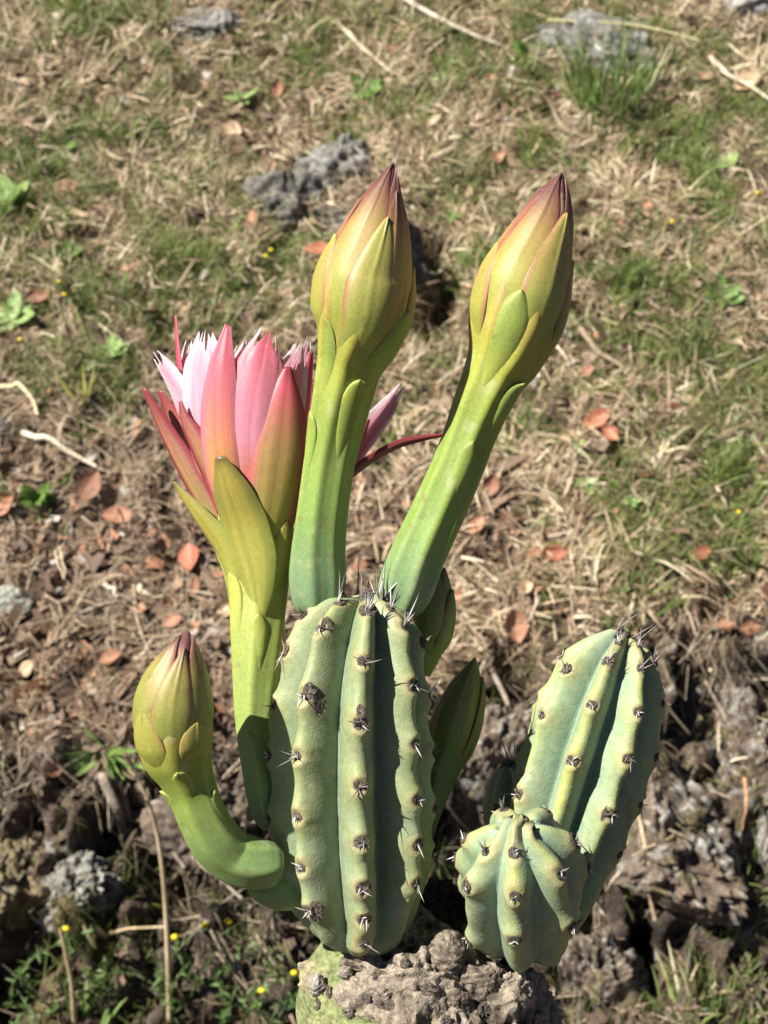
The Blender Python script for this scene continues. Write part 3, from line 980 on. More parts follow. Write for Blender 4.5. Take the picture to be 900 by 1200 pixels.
for th0, a, b, hw, lift, red, skew, gcol in [
        (-35, 430, 204, 46, .0010, 1.0, 24, YG), (80, 425, 206, 44, .0009, 1.3, -10, OCH), (165, 420, 215, 60, .0008, 0.9, 0, YG), (-110, 425, 225, 44, .0012, 0.8, 10, YG)]:
    bud_scale(bud2, ax2, th0, tb(a), tb(b), hw, lift, scale_col(0, red, gcol, tb(285), tb(222)), skew=skew)
bud_scale(bud2, ax2, 22, tb(425), tb(248), 34, .0022, scale_col(0, 0.6, YG * np.array((.95, 1.0, 1.2)), 1.2, 1.4), skew=14, wide_at=0.5)
bud_scale(bud2, ax2, 92, tb(430), tb(290), 36, .0022, scale_col(0, 0.4, GR, 1.2, 1.4), wide_at=0.45)
bud_scale(bud2, ax2, -80, tb(425), tb(300), 30, .0018, scale_col(0, 0.6, YG, 1.2, 1.4), skew=8, wide_at=0.45)
bud_scale(bud2, ax2, -26, tb(470), tb(343), 31, .0030, decur=True, colf=tube_like(stops2), skew=22, wide_at=0.5, base_w=0.9)
bud_scale(bud2, ax2, 48, tb(520), tb(433), 22, .0026, decur=True, colf=tube_like(stops2), wide_at=0.6, base_w=0.9)
small_scale(bud2, ax2, 8, 512, 50, 18, stops=stops2)

# left bud on a bent tube
ax3 = Axis([(331, 1011, .509, 1), (330, 1011, .509, 12), (326, 1011, .5085, 21), (318, 1012, .508, 26), (305, 1012, .507, 28.5), (290, 1010, .506, 29.5), (272, 1003, .505, 29.5), (252, 984, .502, 29.5), (236, 955, .50, 28), (226, 928, .499, 28), (218, 908, .498, 32), (210, 886, .497, 41), (205, 862, .496, 46), (203, 838, .495, 46),
            (205, 812, .494, 42), (210, 786, .493, 33), (215, 762, .492, 20), (219, 746, .492, 8), (221, 739, .492, 0.6)], n=200)
tb = ax3.t_py


def tb3(y):
    half = ax3.n // 2
    return ax3.t[half + int(np.argmin(np.abs(ax3.px[1][half:] - y)))] if y < 905 else ax3.t_py(y)


stops3 = [(0, BG * np.array((1.0, 1.0, .85))), (0.3, BG * np.array((1.12, 1.06, .65))), (tb3(930), GR * .9), (tb3(880), YG * .85), (tb3(820), OCH * .8), (tb3(775), RED * .8), (tb3(750), PUR), (1, PUR)]
bud3 = cpart("flower_bud", tube_mesh("flower_bud", ax3, tube_col(0, stops3), 6, 0.08, seed=9), M_bud)
bud3["label"] = "plump closed bud with purple tip on a bent stalk"
tb = tb3
for th0, a, b, hw, lift, red, skew in [(5, 890, 757, 34, .0020, .55, 4), (-60, 890, 745, 46, .0012, .5, 20), (75, 890, 742, 46, .0012, .55, -14), (170, 890, 745, 66, .0010, .5, 0)]:
    bud_scale(bud3, ax3, th0, tb(a), tb(b), hw, lift, scale_col(0, red, YG * np.array((.72, .76, .9)), tb(782), tb(748)), skew=skew)
bud_scale(bud3, ax3, -38, tb(895), tb(826), 32, .0016, scale_col(0, .3, YG * .9, 1.2, 1.4), wide_at=.4)
bud_scale(bud3, ax3, 42, tb(895), tb(835), 30, .0016, scale_col(0, .3, YG * .85, 1.2, 1.4), wide_at=.4)
small_scale(bud3, ax3, 0, 893, 26, 17, lift=.003, stops=stops3)
small_scale(bud3, ax3, -75, 912, 26, 18, lift=.0026, stops=stops3)
small_scale(bud3, ax3, 60, 930, 30, 16, lift=.0026, stops=stops3)
nub_ax = Axis([(345, 1046, .522, 20), (325, 1047, .518, 19), (305, 1044, .516, 13), (293, 1038, .515, 5), (290, 1036, .515, .6)], n=50)
cpart("young_bud", tube_mesh("young_bud", nub_ax, tube_col(0, [(0, BG), (1, GR)]), nc=40), M_bud)

# buds behind the stem on the right
ax4 = Axis([(492, 790, .548, 12), (497, 770, .549, 18), (504, 745, .55, 23), (510, 715, .551, 22), (515, 690, .552, 15), (519, 672, .552, 6), (521, 665, .552, .6)], n=80)
b4 = cpart("flower_bud", tube_mesh("flower_bud", ax4, tube_col(0, [(0, GR), (.6, GR), (.85, GR * .8), (1, RED * .7)]), 5, .06, seed=11), M_bud)
b4["label"] = "small green bud tucked behind the leaning tall bud"
bud_scale(b4, ax4, -20, .1, .9, 50, .0016, scale_col(0, .5, GR, .9, 1.1), wide_at=.4)
bud_scale(b4, ax4, 60, .05, .8, 44, .0016, scale_col(0, .4, GR, 1.2, 1.4), wide_at=.4)
ax5 = Axis([(495, 985, .545, 10), (503, 950, .549, 15), (513, 915, .552, 20), (525, 875, .555, 27), (535, 840, .556, 28), (545, 808, .556, 21), (552, 787, .556, 11), (557, 770, .556, .6)], n=90)
b5 = cpart("flower_bud", tube_mesh("flower_bud", ax5, tube_col(0, [(0, BG * .7), (.5, GR * .6), (.9, GR * .7), (1, YG * .8)]), 5, .08, seed=13), M_bud)  # tube and scale greens darkened to paint in the shade behind the stem
b5["label"] = "green pointed bud behind the main stem, coloured dark for its shade"
bud_scale(b5, ax5, -10, .3, .97, 48, .0016, scale_col(0, .25, GR * .65, 1.2, 1.4), wide_at=.4)
bud_scale(b5, ax5, 85, .25, .9, 44, .0016, scale_col(0, .25, GR * .65, 1.2, 1.4), wide_at=.4)

# open flower: tube, cup, sepals and petals
axf = Axis([(318, 968, .523, 10), (311, 955, .523, 15), (305, 930, .524, 17), (302, 900, .526, 18.5), (299, 865, .529, 21), (299, 825, .532, 25), (301, 780, .535, 29), (302, 735, .538, 33), (302, 690, .541, 37), (300, 660, .543, 41), (297, 635, .545, 46), (295, 612, .546, 48), (294, 600, .546, 40), (294, 596, .546, 10)], n=150)
FY = np.array((0.320, 0.340, 0.072))
tb = axf.t_py
stopsf = [(0, BG), (tb(900), GR * np.array((1.1, 1.15, 1.5))), (tb(780), FY * np.array((.72, .86, 1.0))), (tb(680), FY), (1, FY)]
flower = cpart("flower", tube_mesh("flower", axf, tube_col(0, [(0, BG), (tb(900), GR * np.array((1.1, 1.15, 1.5))), (tb(780), FY * np.array((.72, .86, 1.0))), (tb(680), FY), (1, FY)]), 6, .10, seed=15, ridge_phase=.1), M_bud)
flower["label"] = "open pink and white flower on a long yellow-green tube"


def petal(name, pts, widths, face_deg, colf, cup=0.35, jag=0.0, mat=None, ns=54, nv=31, roll=0.0, wave=0.0, seed=0, thick=0.0003):
    """pts: centre line as (pixel x, pixel y, depth); widths: half widths in pixels along it; face_deg: where its outer face looks (0 = to the viewer, + right)"""
    rr = np.random.default_rng(seed)
    ax = Axis([(a, b, c_, 1) for a, b, c_ in pts], n=ns)
    fd = math.radians(face_deg)
    N0 = -AXF * math.cos(fd) + AXR * math.sin(fd)
    Nn = N0 - ax.T * (ax.T @ N0)[:, None]
    Nn /= np.linalg.norm(Nn, axis=1, keepdims=True)
    W = np.cross(ax.T, Nn)
    s = ax.t
    hw = np.interp(s, np.linspace(0, 1, len(widths)), widths) * PXM * (1.18 if name == 'petal' else 1.1)
    ker = np.ones(5) / 5
    hw = np.convolve(np.pad(hw, 2, mode='edge'), ker, 'valid')
    hw[-1] = min(hw[-1], widths[-1] * PXM + 1e-5)
    v = np.linspace(-1, 1, nv)
    V_, S_ = np.meshgrid(v, s)
    # ragged upper margin: columns end at different heights
    jv = np.zeros(nv)
    if jag:
        jv = jag * (np.abs(vnoise(np.stack([v * 3.3 + seed * 1.7, v * 0, v * 0], -1), seed)) * 1.5 + 0.18 * np.abs(vnoise(np.stack([v * 9.0 + seed, v * 0, v * 0], -1), seed + 2)))
        jv[nv // 2] *= 0.2
    Se = S_ - jv[None, :] * sstep(0.55, 1.0, S_)
    c = ax.at(Se, ax.c)
    Nn_, W_ = ax.at(Se, Nn), ax.at(Se, W)
    HW = np.interp(Se, s, hw)
    if jag:
        HW = HW * (1 + 0.25 * jag * 3 * rr.normal(size=(ns, 1)) * sstep(.6, 1, S_) * 0.4)
    bulge = -cup * HW * V_ ** 2 - 0.03 * HW * np.exp(-(V_ / 0.2) ** 2) + wave * HW * np.sin(V_ * 5 + S_ * 9 + seed) * sstep(0.3, 1, S_)
    q = c + W_ * (V_ * HW)[..., None] + Nn_ * (bulge + roll * HW * V_)[..., None]
    nz = fbm(np.stack([V_ * 5 + seed, S_ * 1.5, V_ * 0], -1), 3, seed + 7)
    vein = fbm(np.stack([V_ * 16 + seed, S_ * 0.7, V_ * 0], -1), 2, seed + 9)
    col = colf(Se, V_) * (1 + 0.12 * nz + 0.17 * vein)[..., None]
    me = make_mesh(name, q, grid_faces(ns, nv), col.reshape(-1, 3))
    o = cpart(name, me, mat or M_petal, flower)
    sm = o.modifiers.new("thickness", 'SOLIDIFY')
    sm.thickness = thick
    sm.offset = 0
    return o


WHITE = np.array((0.84, 0.74, 0.76))
PINK = np.array((0.76, 0.27, 0.34))
LPINK = np.array((0.82, 0.47, 0.56))
ROSE = np.array((0.60, 0.10, 0.15))
CORAL = np.array((0.74, 0.30, 0.18))
YEL = np.array((0.55, 0.44, 0.10))
DRED = np.array((0.24, 0.035, 0.045))


def pc(center, edge, edge_from=0.35, edge_to=0.95):
    def f(S, V):
        a = ramp(S, center)
        b = ramp(S, edge)
        return mixc(a, b, sstep(edge_from, edge_to, np.abs(V)))
    return f


c_white = pc([(0, YEL), (.25, CORAL * 1.1), (.5, LPINK), (.85, LPINK * 1.02), (1, WHITE)], [(0, YEL), (.3, LPINK), (.7, WHITE), (1, WHITE)])
c_pinkw = pc([(0, YEL), (.22, CORAL), (.45, PINK), (.9, LPINK), (1, WHITE)], [(0, CORAL), (.35, LPINK), (.6, WHITE), (1, WHITE)])
c_coral = pc([(0, YEL), (.22, YEL * np.array((1.2, .95, 1))), (.42, CORAL * 1.1), (.7, PINK * np.array((.95, .75, .75))), (1, ROSE)], [(0, CORAL), (.4, PINK), (.8, PINK), (1, LPINK)])
c_pink = pc([(0, CORAL), (.2, CORAL * np.array((1.1, 1.1, 1.2))), (.4, LPINK * np.array((1, .8, .85))), (.75, PINK), (1, ROSE * 1.2)], [(0, CORAL), (.3, PINK), (.8, PINK), (1, WHITE)])
c_sepal = pc([(0, FY * .85), (.25, np.array((.31, .25, .06))), (.6, np.array((.33, .19, .075))), (.9, ROSE * .8), (1, DRED)], [(0, FY * .7), (.25, ROSE * .8), (.6, ROSE), (1, DRED)], .45, 1.0)
c_redsep = pc([(0, FY * .8), (.3, np.array((.31, .22, .08))), (.7, np.array((.34, .14, .085))), (1, DRED)], [(0, ROSE * .6), (.4, DRED), (1, DRED)], .2, .8)
c_greensep = pc([(0, FY), (.35, np.array((.34, .33, .065))), (.8, np.array((.34, .285, .055))), (.93, np.array((.30, .25, .05))), (1, np.array((.10, .07, .03)))], [(0, FY), (.5, FY * .85), (1, np.array((.20, .16, .05)))])

c_redstrip = pc([(0, CORAL), (.4, ROSE * 1.15), (1, ROSE)], [(0, ROSE), (1, PINK * .9)])
# outer sepals
petal("sepal", [(268, 650, .538), (245, 600, .540), (222, 560, .542), (195, 510, .545), (168, 455, .546)], [10, 16, 17, 14, 9, 2], -38, c_redsep, cup=.5, mat=M_sepal, seed=1, thick=.0009)
petal("sepal", [(280, 708, .5345), (261, 648, .5325), (230, 602, .533), (203, 565, .535)], [3, 17, 17, 10, 1.5], -48, c_greensep, cup=.45, mat=M_sepal, seed=2, thick=.0010)
petal("sepal", [(262, 615, .548), (240, 570, .550), (215, 520, .553), (186, 458, .555)], [10, 19, 20, 15, 3], -40, c_redsep, cup=.4, mat=M_sepal, seed=3)
petal("sepal", [(262, 600, .533), (250, 560, .532), (233, 525, .533), (215, 490, .535), (211, 470, .536)], [12, 18, 16, 10, 2], -30, c_redsep, cup=.4, mat=M_sepal, seed=31)
petal("sepal", [(304, 735, .5300), (300, 680, .5265), (284, 615, .5245), (268, 570, .521), (257, 535, .5195)], [2, 16, 27, 27, 21, 5], -12, c_greensep, cup=.42, mat=M_sepal, seed=4, roll=.12, thick=.0011)
petal("sepal", [(312, 715, .534), (320, 675, .531), (330, 640, .530), (336, 610, .529)], [3, 20, 22, 14, 1.5], 22, c_greensep, cup=.4, mat=M_sepal, seed=5, thick=.0010)
petal("sepal", [(308, 650, .531), (319, 595, .525), (327, 540, .522), (333, 485, .522), (338, 430, .524)], [17, 29, 33, 32, 22, 3], 14, c_sepal, cup=.40, mat=M_sepal, seed=6, thick=.0009)
petal("sepal", [(340, 640, .560), (372, 600, .565), (420, 552, .570), (465, 523, .573), (500, 513, .574), (520, 510, .574)], [9, 11, 10, 8.5, 6, 1.5], 60, c_redsep, cup=.6, mat=M_sepal, seed=7, roll=-.3)
petal("sepal", [(350, 640, .556), (385, 590, .560), (415, 540, .563), (433, 492, .565)], [9, 12, 12, 9, 2], 55, c_sepal, cup=.5, mat=M_sepal, seed=8)
# petals on the viewer's side
petal("petal", [(262, 590, .541), (245, 540, .540), (220, 490, .542), (200, 445, .545), (177, 408, .548)], [10, 17, 20, 18, 13, 4], -48, c_white, cup=.3, jag=.10, wave=.05, seed=11)
petal("petal", [(262, 590, .537), (246, 530, .534), (238, 480, .534), (236, 430, .535), (241, 384, .537)], [13, 24, 30, 31, 27, 8], -28, c_white, cup=.28, jag=.09, wave=.03, seed=12)
petal("petal", [(272, 605, .527), (259, 550, .523), (254, 490, .522), (257, 430, .523), (267, 378, .526)], [13, 21, 23, 21, 14, 2.5], -18, c_coral, cup=.45, jag=.02, seed=13)
petal("petal", [(300, 605, .528), (294, 550, .523), (295, 490, .521), (304, 430, .522), (316, 381, .525)], [14, 26, 30, 30, 24, 6], 0, c_pink, cup=.32, jag=.08, wave=.02, seed=14)
petal("petal", [(232, 565, .552), (214, 480, .549), (207, 420, .548), (205, 370, .548)], [5, 7, 6.5, 5, 1.5], -70, c_redstrip, cup=.8, seed=15)
petal("petal", [(310, 590, .565), (335, 520, .566), (350, 450, .568), (361, 392, .570)], [12, 22, 24, 20, 4], 35, c_pinkw, cup=.3, jag=.10, wave=.05, seed=16)
petal("petal", [(325, 590, .552), (345, 540, .550), (357, 480, .552), (366, 410, .555)], [11, 15, 15, 11, 3], 48, c_coral, cup=.4, jag=.03, seed=17)
# petals of the far side, seen between the near ones
for i, (bx, tx, ty, dd, fc, cf) in enumerate([(262, 222, 402, .568, 215, c_white), (275, 248, 396, .575, 200, c_white), (288, 291, 398, .578, 182, c_pinkw), (300, 312, 402, .578, 172, c_pinkw), (310, 342, 408, .575, 158, c_white), (318, 395, 430, .572, 140, c_white)]):
    petal("petal", [(bx, 595, .555), ((bx * .6 + tx * .4), 530, dd - .008), ((bx * .25 + tx * .75), 465, dd), (tx, ty, dd + .002)], [11, 20, 23, 19, 4], fc, cf, cup=.3, jag=.09, wave=.05, seed=20 + i)
petal("petal", [(350, 600, .566), (388, 560, .570), (425, 515, .573), (455, 478, .575), (474, 448, .576)], [10, 16, 18, 17, 12, 3], 40, c_pinkw, cup=.25, jag=.10, wave=.06, seed=27)
petal("petal", [(345, 590, .572), (385, 540, .578), (415, 495, .582), (440, 455, .585)], [10, 16, 17, 14, 3], 60, c_white, cup=.25, jag=.10, wave=.06, seed=28)
petal("petal", [(282, 600, .533), (274, 545, .530), (274, 485, .530), (282, 430, .531), (290, 396, .533)], [12, 20, 24, 24, 19, 6], -8, c_pinkw, cup=.3, jag=.09, wave=.04, seed=41)
petal("petal", [(306, 600, .534), (320, 540, .531), (334, 480, .532), (346, 430, .534), (352, 400, .536)], [12, 20, 24, 23, 18, 6], 22, c_pinkw, cup=.3, jag=.10, wave=.04, seed=42)
petal("petal", [(250, 590, .545), (228, 530, .546), (216, 475, .548), (214, 430, .550), (220, 396, .552)], [10, 18, 22, 21, 16, 5], -46, c_white, cup=.3, jag=.10, wave=.05, seed=43)
# stamens inside
st_me = SP_PALE[1].copy()
st_cols = np.tile(np.array([0.75, 0.70, 0.35, 1.0], dtype=np.float32), len(st_me.vertices))
st_me.color_attributes["Col"].data.foreach_set("color", st_cols)
for i in range(40):
    a, rr_ = random.random() * 6.28, random.uniform(8, 34)
    root = P(297 + rr_ * .5 * math.cos(a), 600, .546 + rr_ * .5 * math.sin(a) * PXM)
    tip = P(296 + rr_ * math.cos(a), 470 + random.uniform(-20, 30), .548 + rr_ * math.sin(a) * PXM)
    dv = tip - root
    cplace("stamen", st_me, M_spine, flower, frame_matrix(root, dv, None, (PXM * 1.2, PXM * 1.2, float(np.linalg.norm(dv)))))
small_scale(flower, axf, 6, 722, 44, 18, lift=.0016, stops=stopsf)
small_scale(flower, axf, -45, 672, 50, 16, lift=.0010, stops=stopsf)

# --- woody trunk top
def trunk():
    ctrl = [(505, 1088, .566, 2), (505, 1089, .566, 32), (503, 1094, .565, 58), (498, 1106, .563, 90), (494, 1126, .560, 120), (493, 1160, .555, 139), (494, 1200, .550, 145), (494, 1300, .545, 140)]
    A = Axis(ctrl, n=260)
    nc = 340
    th = np.linspace(0, 2 * math.pi, nc, endpoint=False)
    TH, TT = np.meshgrid(th, A.t)
    dirv = A.f[:, None] * np.cos(TH)[..., None] + A.s[:, None] * np.sin(TH)[..., None]
    R = A.r[:, None] * np.ones_like(TH)
    q = A.c[:, None] + dirv * R[..., None]
    n1, n2, n3 = fbm(q * 45, 3, 91), fbm(q * 130, 3, 92), fbm(q * 300, 3, 93, ridged=True)
    ribs = np.cos(7 * TH + 0.9)
    cork = sstep(-0.15, 0.15, n1 * 0.9 + 0.42 - 0.55 * sstep(1165, 1230, project(q)[1]) - 0.85 * sstep(455, 385, project(q)[0]) + 0.35 * np.sin(TH * 1.0) + 0.25 * n2)
    R = R * (1 + 0.06 * ribs * sstep(.2, .5, TT) + 0.09 * n1) + cork * (0.0040 * n2 + 0.0020 * n3 + 0.0012 * fbm(q * 600, 2, 99) + 0.0015)
    q = A.c[:, None] + dirv * R[..., None] + AXU * (cork * 0.004 * n2)[..., None]
    cc_ = mixc((0.042, 0.032, 0.023), (0.25, 0.207, 0.160), np.clip(0.42 + 1.2 * n2 + 0.6 * n3 + .4 * n1 + .35 * fbm(q * 500, 2, 98), 0, 1))
    gg = mixc((0.13, 0.165, 0.065), (0.235, 0.245, 0.11), np.clip(.5 + n2, 0, 1))
    col = mixc(gg, cc_, cork)
    edge = np.exp(-((cork - 0.5) / 0.25) ** 2)
    col = mixc(col, (0.40, 0.33, 0.20), edge * 0.5)
    o = cpart("trunk", make_mesh("trunk", q, grid_faces(260, nc, True), col.reshape(-1, 3)), M_cork)
    o["label"] = "grey corky trunk top with green patches"
    return o, A


trunk_o, trunk_ax = trunk()
# lower trunk down to the ground
b0 = P(494, 1290, .545)
rows, ncol = 60, 72
hh = np.linspace(0, 1, rows)
TH, HH = np.meshgrid(np.linspace(0, 2 * math.pi, ncol, endpoint=False), hh)
cen = b0[None, :] * (1 - hh[:, None]) + np.array([b0[0] + .01, b0[1] + .01, -0.05])[None, :] * hh[:, None]
R = .0445 * (1 + .25 * HH ** 3) * (1 + .10 * np.cos(7 * TH + 2.1))
q = np.stack([cen[:, None, 0] + R * np.cos(TH), cen[:, None, 1] + R * np.sin(TH), cen[:, None, 2] + 0 * TH], -1)
n1, n2 = fbm(q * 40, 3, 95), fbm(q * 130, 3, 96)
q[..., 0] += .006 * n1
q[..., 1] += .006 * n2
col = mixc(mixc((0.2, .27, .09), (.3, .33, .12), np.clip(.5 + n2, 0, 1)), mixc((.16, .125, .09), (.40, .34, .27), np.clip(.5 + n2, 0, 1)), sstep(-.1, .2, n1 + HH * .8 - .1))
cpart("trunk_base", make_mesh("trunk_base", q, grid_faces(rows, ncol, True), col.reshape(-1, 3)), M_cork)


def knob(name, px, py, depth, rpx, seed, squash=(1, 1, 1), c1=(0.05, 0.038, 0.028), c2=(0.25, 0.207, 0.160), amp=0.14, freq=2.2, rough=0.05):
    nr, nc = 40, 56
    t = np.linspace(0.02, math.pi - .02, nr)
    A, T_ = np.meshgrid(np.linspace(0, 2 * math.pi, nc, endpoint=False), t)
    q = np.stack([np.sin(T_) * np.cos(A), np.sin(T_) * np.sin(A), np.cos(T_)], -1)
    n1, n2 = fbm(q * freq + seed, 3, seed), fbm(q * 9 + seed, 3, seed + 1)
    v = q * (1 + amp * n1 + rough * n2)[..., None] * rpx * PXM * np.array(squash)
    col = mixc(c1, c2, np.clip(0.5 + .5 * n1 + .8 * n2, 0, 1))
    v = v + P(px, py, depth)
    return cpart(name, make_mesh(name, v, grid_faces(nr, nc, True), col.reshape(-1, 3)), M_cork, trunk_o)


knob("bark_knob", 523, 1116, 0.518, 26, 1, amp=.14, rough=.10)
knob("bark_knob", 470, 1150, 0.513, 22, 2, (1.3, .35, .8), amp=.3, rough=.12)
knob("bark_knob", 560, 1150, 0.515, 22, 3, (1.2, .35, .9), amp=.3, rough=.15)
knob("bark_knob", 600, 1165, 0.518, 24, 4, (1, .4, 1.0), (0.13, .10, .075), (.34, .29, .23), amp=.35, rough=.2)
knob("bark_knob", 425, 1128, 0.518, 18, 5, (1.6, .35, .6), amp=.3, rough=.12)
knob("bark_knob", 512, 1070, 0.567, 36, 6, (1.2, .8, 1.0), (0.02, .015, .012), (.09, .065, .05), amp=.45, rough=.3)
knob("bark_knob", 560, 1100, 0.534, 20, 7, (1.0, .7, 1.2), (0.10, .07, .05), (.30, .24, .18), amp=.4, rough=.25)
knob("bark_knob", 535, 1172, 0.507, 13, 8, (1.0, .5, 1.0), (0.06, .045, .035), (.2, .16, .12), amp=.3, rough=.2)
knob("bark_knob", 490, 1185, 0.509, 18, 9, (1.4, .3, .8), amp=.4, rough=.2)
knob("bark_scar", 448, 1170, 0.506, 11, 10, (1.0, .5, 1.0), (0.06, .045, .035), (.3, .25, .2), amp=.3, rough=.2)
knob("bark_scar", 372, 1155, 0.522, 10, 11, (.9, .6, 1.4), (0.16, .14, .12), (.4, .36, .32), amp=.3, rough=.2)
knob("bark_scar", 405, 1140, 0.516, 8, 12, (1, .5, 1.0), (0.1, .08, .07), (.3, .27, .22), amp=.3, rough=.2)
# old spineless areoles and scars left on the trunk
_tv = np.empty(len(trunk_o.data.vertices) * 3)
trunk_o.data.vertices.foreach_get("co", _tv)
_tv = _tv.reshape(-1, 3) + np.array(cactus.location)
_tpx, _tpy, _td = project(_tv)
rs = random.Random(9)
for x_, y_, r_ in [(378, 1158, 9), (366, 1178, 7), (405, 1188, 8), (440, 1140, 8), (455, 1178, 9), (505, 1160, 8), (548, 1130, 9), (572, 1185, 8), (520, 1192, 7), (612, 1150, 7), (590, 1138, 6), (475, 1125, 6), (430, 1165, 6)]:
    m_ = np.where((np.abs(_tpx - x_) < 5) & (np.abs(_tpy - y_) < 5))[0]
    if len(m_):
        k_ = m_[np.argmin(_td[m_])]
        nv_ = (_tv[k_] - np.array([trunk_ax.c[:, 0].mean(), trunk_ax.c[:, 1].mean(), _tv[k_][2] - .01]))
        z_ = r_ * PXM
        cplace("corky_scar", rs.choice(AREOLES), M_areole, trunk_o, frame_matrix(_tv[k_], nv_, None, (z_ * rs.uniform(.8, 1.2), z_, z_ * .9)))


# ------------------------------------------------------------------ rocks
def rock_mesh(name, seed, dims, nr=56, nc=84, cuts=9, rough=0.16, c1=(0.10, 0.09, 0.08), c2=(0.33, 0.30, 0.26), lichen=0.5, strata=0.0):
    r_ = np.random.default_rng(seed)
    A, T_ = np.meshgrid(np.linspace(0, 2 * math.pi, nc, endpoint=False), np.linspace(0.01, math.pi - .01, nr))
    u = np.stack([np.sin(T_) * np.cos(A), np.sin(T_) * np.sin(A), np.cos(T_)], -1)
    q = u.copy()
    for _ in range(cuts):
        pn = r_.normal(size=3)
        pn /= np.linalg.norm(pn)
        dd = r_.uniform(0.55, 0.9)
        over = np.clip(q @ pn - dd, 0, None)
        q = q - over[..., None] * pn * 0.9
    f1 = fbm(q * 2.2 + seed, 4, seed)
    f2 = fbm(q * np.array([5, 5, 12 if strata else 5]) + seed, 4, seed + 1, ridged=True)
    f3 = fbm(q * 14 + seed, 3, seed + 2)
    q = q * (1 + rough * f1 + rough * 0.45 * f2 + rough * .25 * f3 - rough * 1.3 * np.clip(fbm(q * np.array([3.5, 3.5, 1.6]) + seed + 7, 3, seed + 9, ridged=True) - .35, 0, 1))[..., None]
    col = mixc(c1, c2, np.clip(.5 + .5 * f1 + .5 * f2 + .35 * f3, 0, 1))
    li = sstep(.22, .36, fbm(q * 6 + 3, 4, seed + 5)) * lichen * .7
    col = mixc(col, (0.27, 0.265, 0.235), li)
    li2 = sstep(.36, .46, fbm(q * 15 + 8, 3, seed + 6)) * lichen
    col = mixc(col, (0.44, 0.43, 0.39), li2)
    mo = sstep(.25, .5, fbm(q * 4 + 9, 3, seed + 7)) * .5
    col = mixc(col, (0.12, 0.105, 0.03), mo)
    return make_mesh(name, q * np.array(dims), grid_faces(nr, nc, True), col.reshape(-1, 3))


def rock(px, py, w, h, seed, label, sink=0.35, depth_ratio=0.8, group=None, name="rock", rz=0, **kw):
    """w,h: half size in pixels as it shows on the slope"""
    g_, n_ = ground_at(px, py)
    d_ = project(g_)[2]
    m = d_ / FPX
    me = rock_mesh(name, seed, (w * m, w * m * depth_ratio, h * m), **kw)
    o = obj(name, me, M_rock)
    o.matrix_world = frame_matrix(g_ - n_ * (h * m * sink), n_ * .6 + np.array([0, -.1, .6]), (math.sin(rz), math.cos(rz), 0))
    tag(o, label, "rock", group)
    return o


rock(240, 30, 42, 20, 101, "low dark grey stone at the top of the slope beside a grass tuft", c1=(.06, .055, .05), c2=(.24, .23, .215), rough=.24)
rock(404, 200, 58, 50, 102, "pale grey weathered stone with rough cracked face behind the tall bud", c1=(.05, .047, .043), c2=(.24, .23, .21), lichen=.3, rough=.28, strata=1)
rock(328, 236, 56, 56, 103, "dark grey mottled stone in the straw next to a paler one", c1=(.035, .032, .028), c2=(.17, .155, .138), lichen=.3, rough=.28)
rock(395, 262, 50, 34, 113, "dark low stone with a deep shadow under the pale grey one", c1=(.05, .045, .04), c2=(.20, .18, .16), lichen=.2, rough=.25)
rock(462, 318, 46, 74, 114, "blackish stone added to cast a dark shadow between the two tall buds", c1=(.035, .03, .028), c2=(.13, .115, .10), lichen=.15, rough=.25, sink=.1)  # added stone, tall and dark so a shadow falls beside it
rock(722, 52, 84, 58, 104, "large grey stone with pale lichen behind a tall green grass tuft", c1=(.05, .047, .042), c2=(.22, .21, .19), lichen=.6, rough=.22)
rock(868, -2, 50, 28, 105, "dark grey stone at the upper edge of the slope", c1=(.10, .095, .09), c2=(.34, .33, .31))
rock(20, 700, 34, 18, 106, "flat grey stone with green lichen on the bare brown soil", c1=(.12, .12, .10), c2=(.33, .34, .28), lichen=.8)
rock(150, 577, 20, 9, 115, "small pale green lichened stone near two fallen leaves", c1=(.2, .22, .18), c2=(.5, .52, .45), lichen=.9)
rock(800, 470, 30, 16, 116, "pale lichened stone among the green grass on the slope", c1=(.2, .19, .16), c2=(.5, .48, .42), lichen=.9)
rock(180, 225, 22, 14, 117, "small pale stone in the straw near reddish leaves", c1=(.2, .18, .16), c2=(.5, .47, .42), lichen=.6)
# bank
BK = dict(c1=(.02, .017, .014), c2=(.15, .112, .08), lichen=.75, rough=.25, nr=90, nc=130, cuts=12)
rock(800, 1080, 120, 150, 121, "big dark brown rock speckled with white lichen below the leaning arm", sink=.55, **BK)
rock(690, 1150, 70, 90, 122, "upright brown rock with lichen spots behind the stubby arm", sink=.5, **BK)
rock(870, 900, 80, 100, 123, "dark cracked rock on the bank with a deep shaded cleft beside it", sink=.55, **BK)
rock(590, 870, 60, 90, 124, "dark lichened rock seen between the main stem and the leaning arm", sink=.5, **BK)
rock(740, 950, 40, 80, 131, "narrow brown rock rib just right of the leaning arm", sink=.5, **BK)
rock(115, 1060, 52, 62, 125, "whitish grey lichened rock low on the bank behind the bent bud", sink=.6, c1=(.04, .036, .03), c2=(.20, .19, .165), lichen=.6, rough=.3, nr=90, nc=130)
rock(40, 1010, 70, 70, 126, "mossy brown rock on the bank under a rosette plant", sink=.55, c1=(.05, .04, .025), c2=(.20, .155, .085), lichen=.3, rough=.3, nr=90, nc=130)
rock(240, 960, 60, 60, 127, "dark earthy rock threaded by dry roots behind the bent stalk", sink=.6, c1=(.04, .03, .024), c2=(.15, .115, .085), lichen=.15, rough=.3)
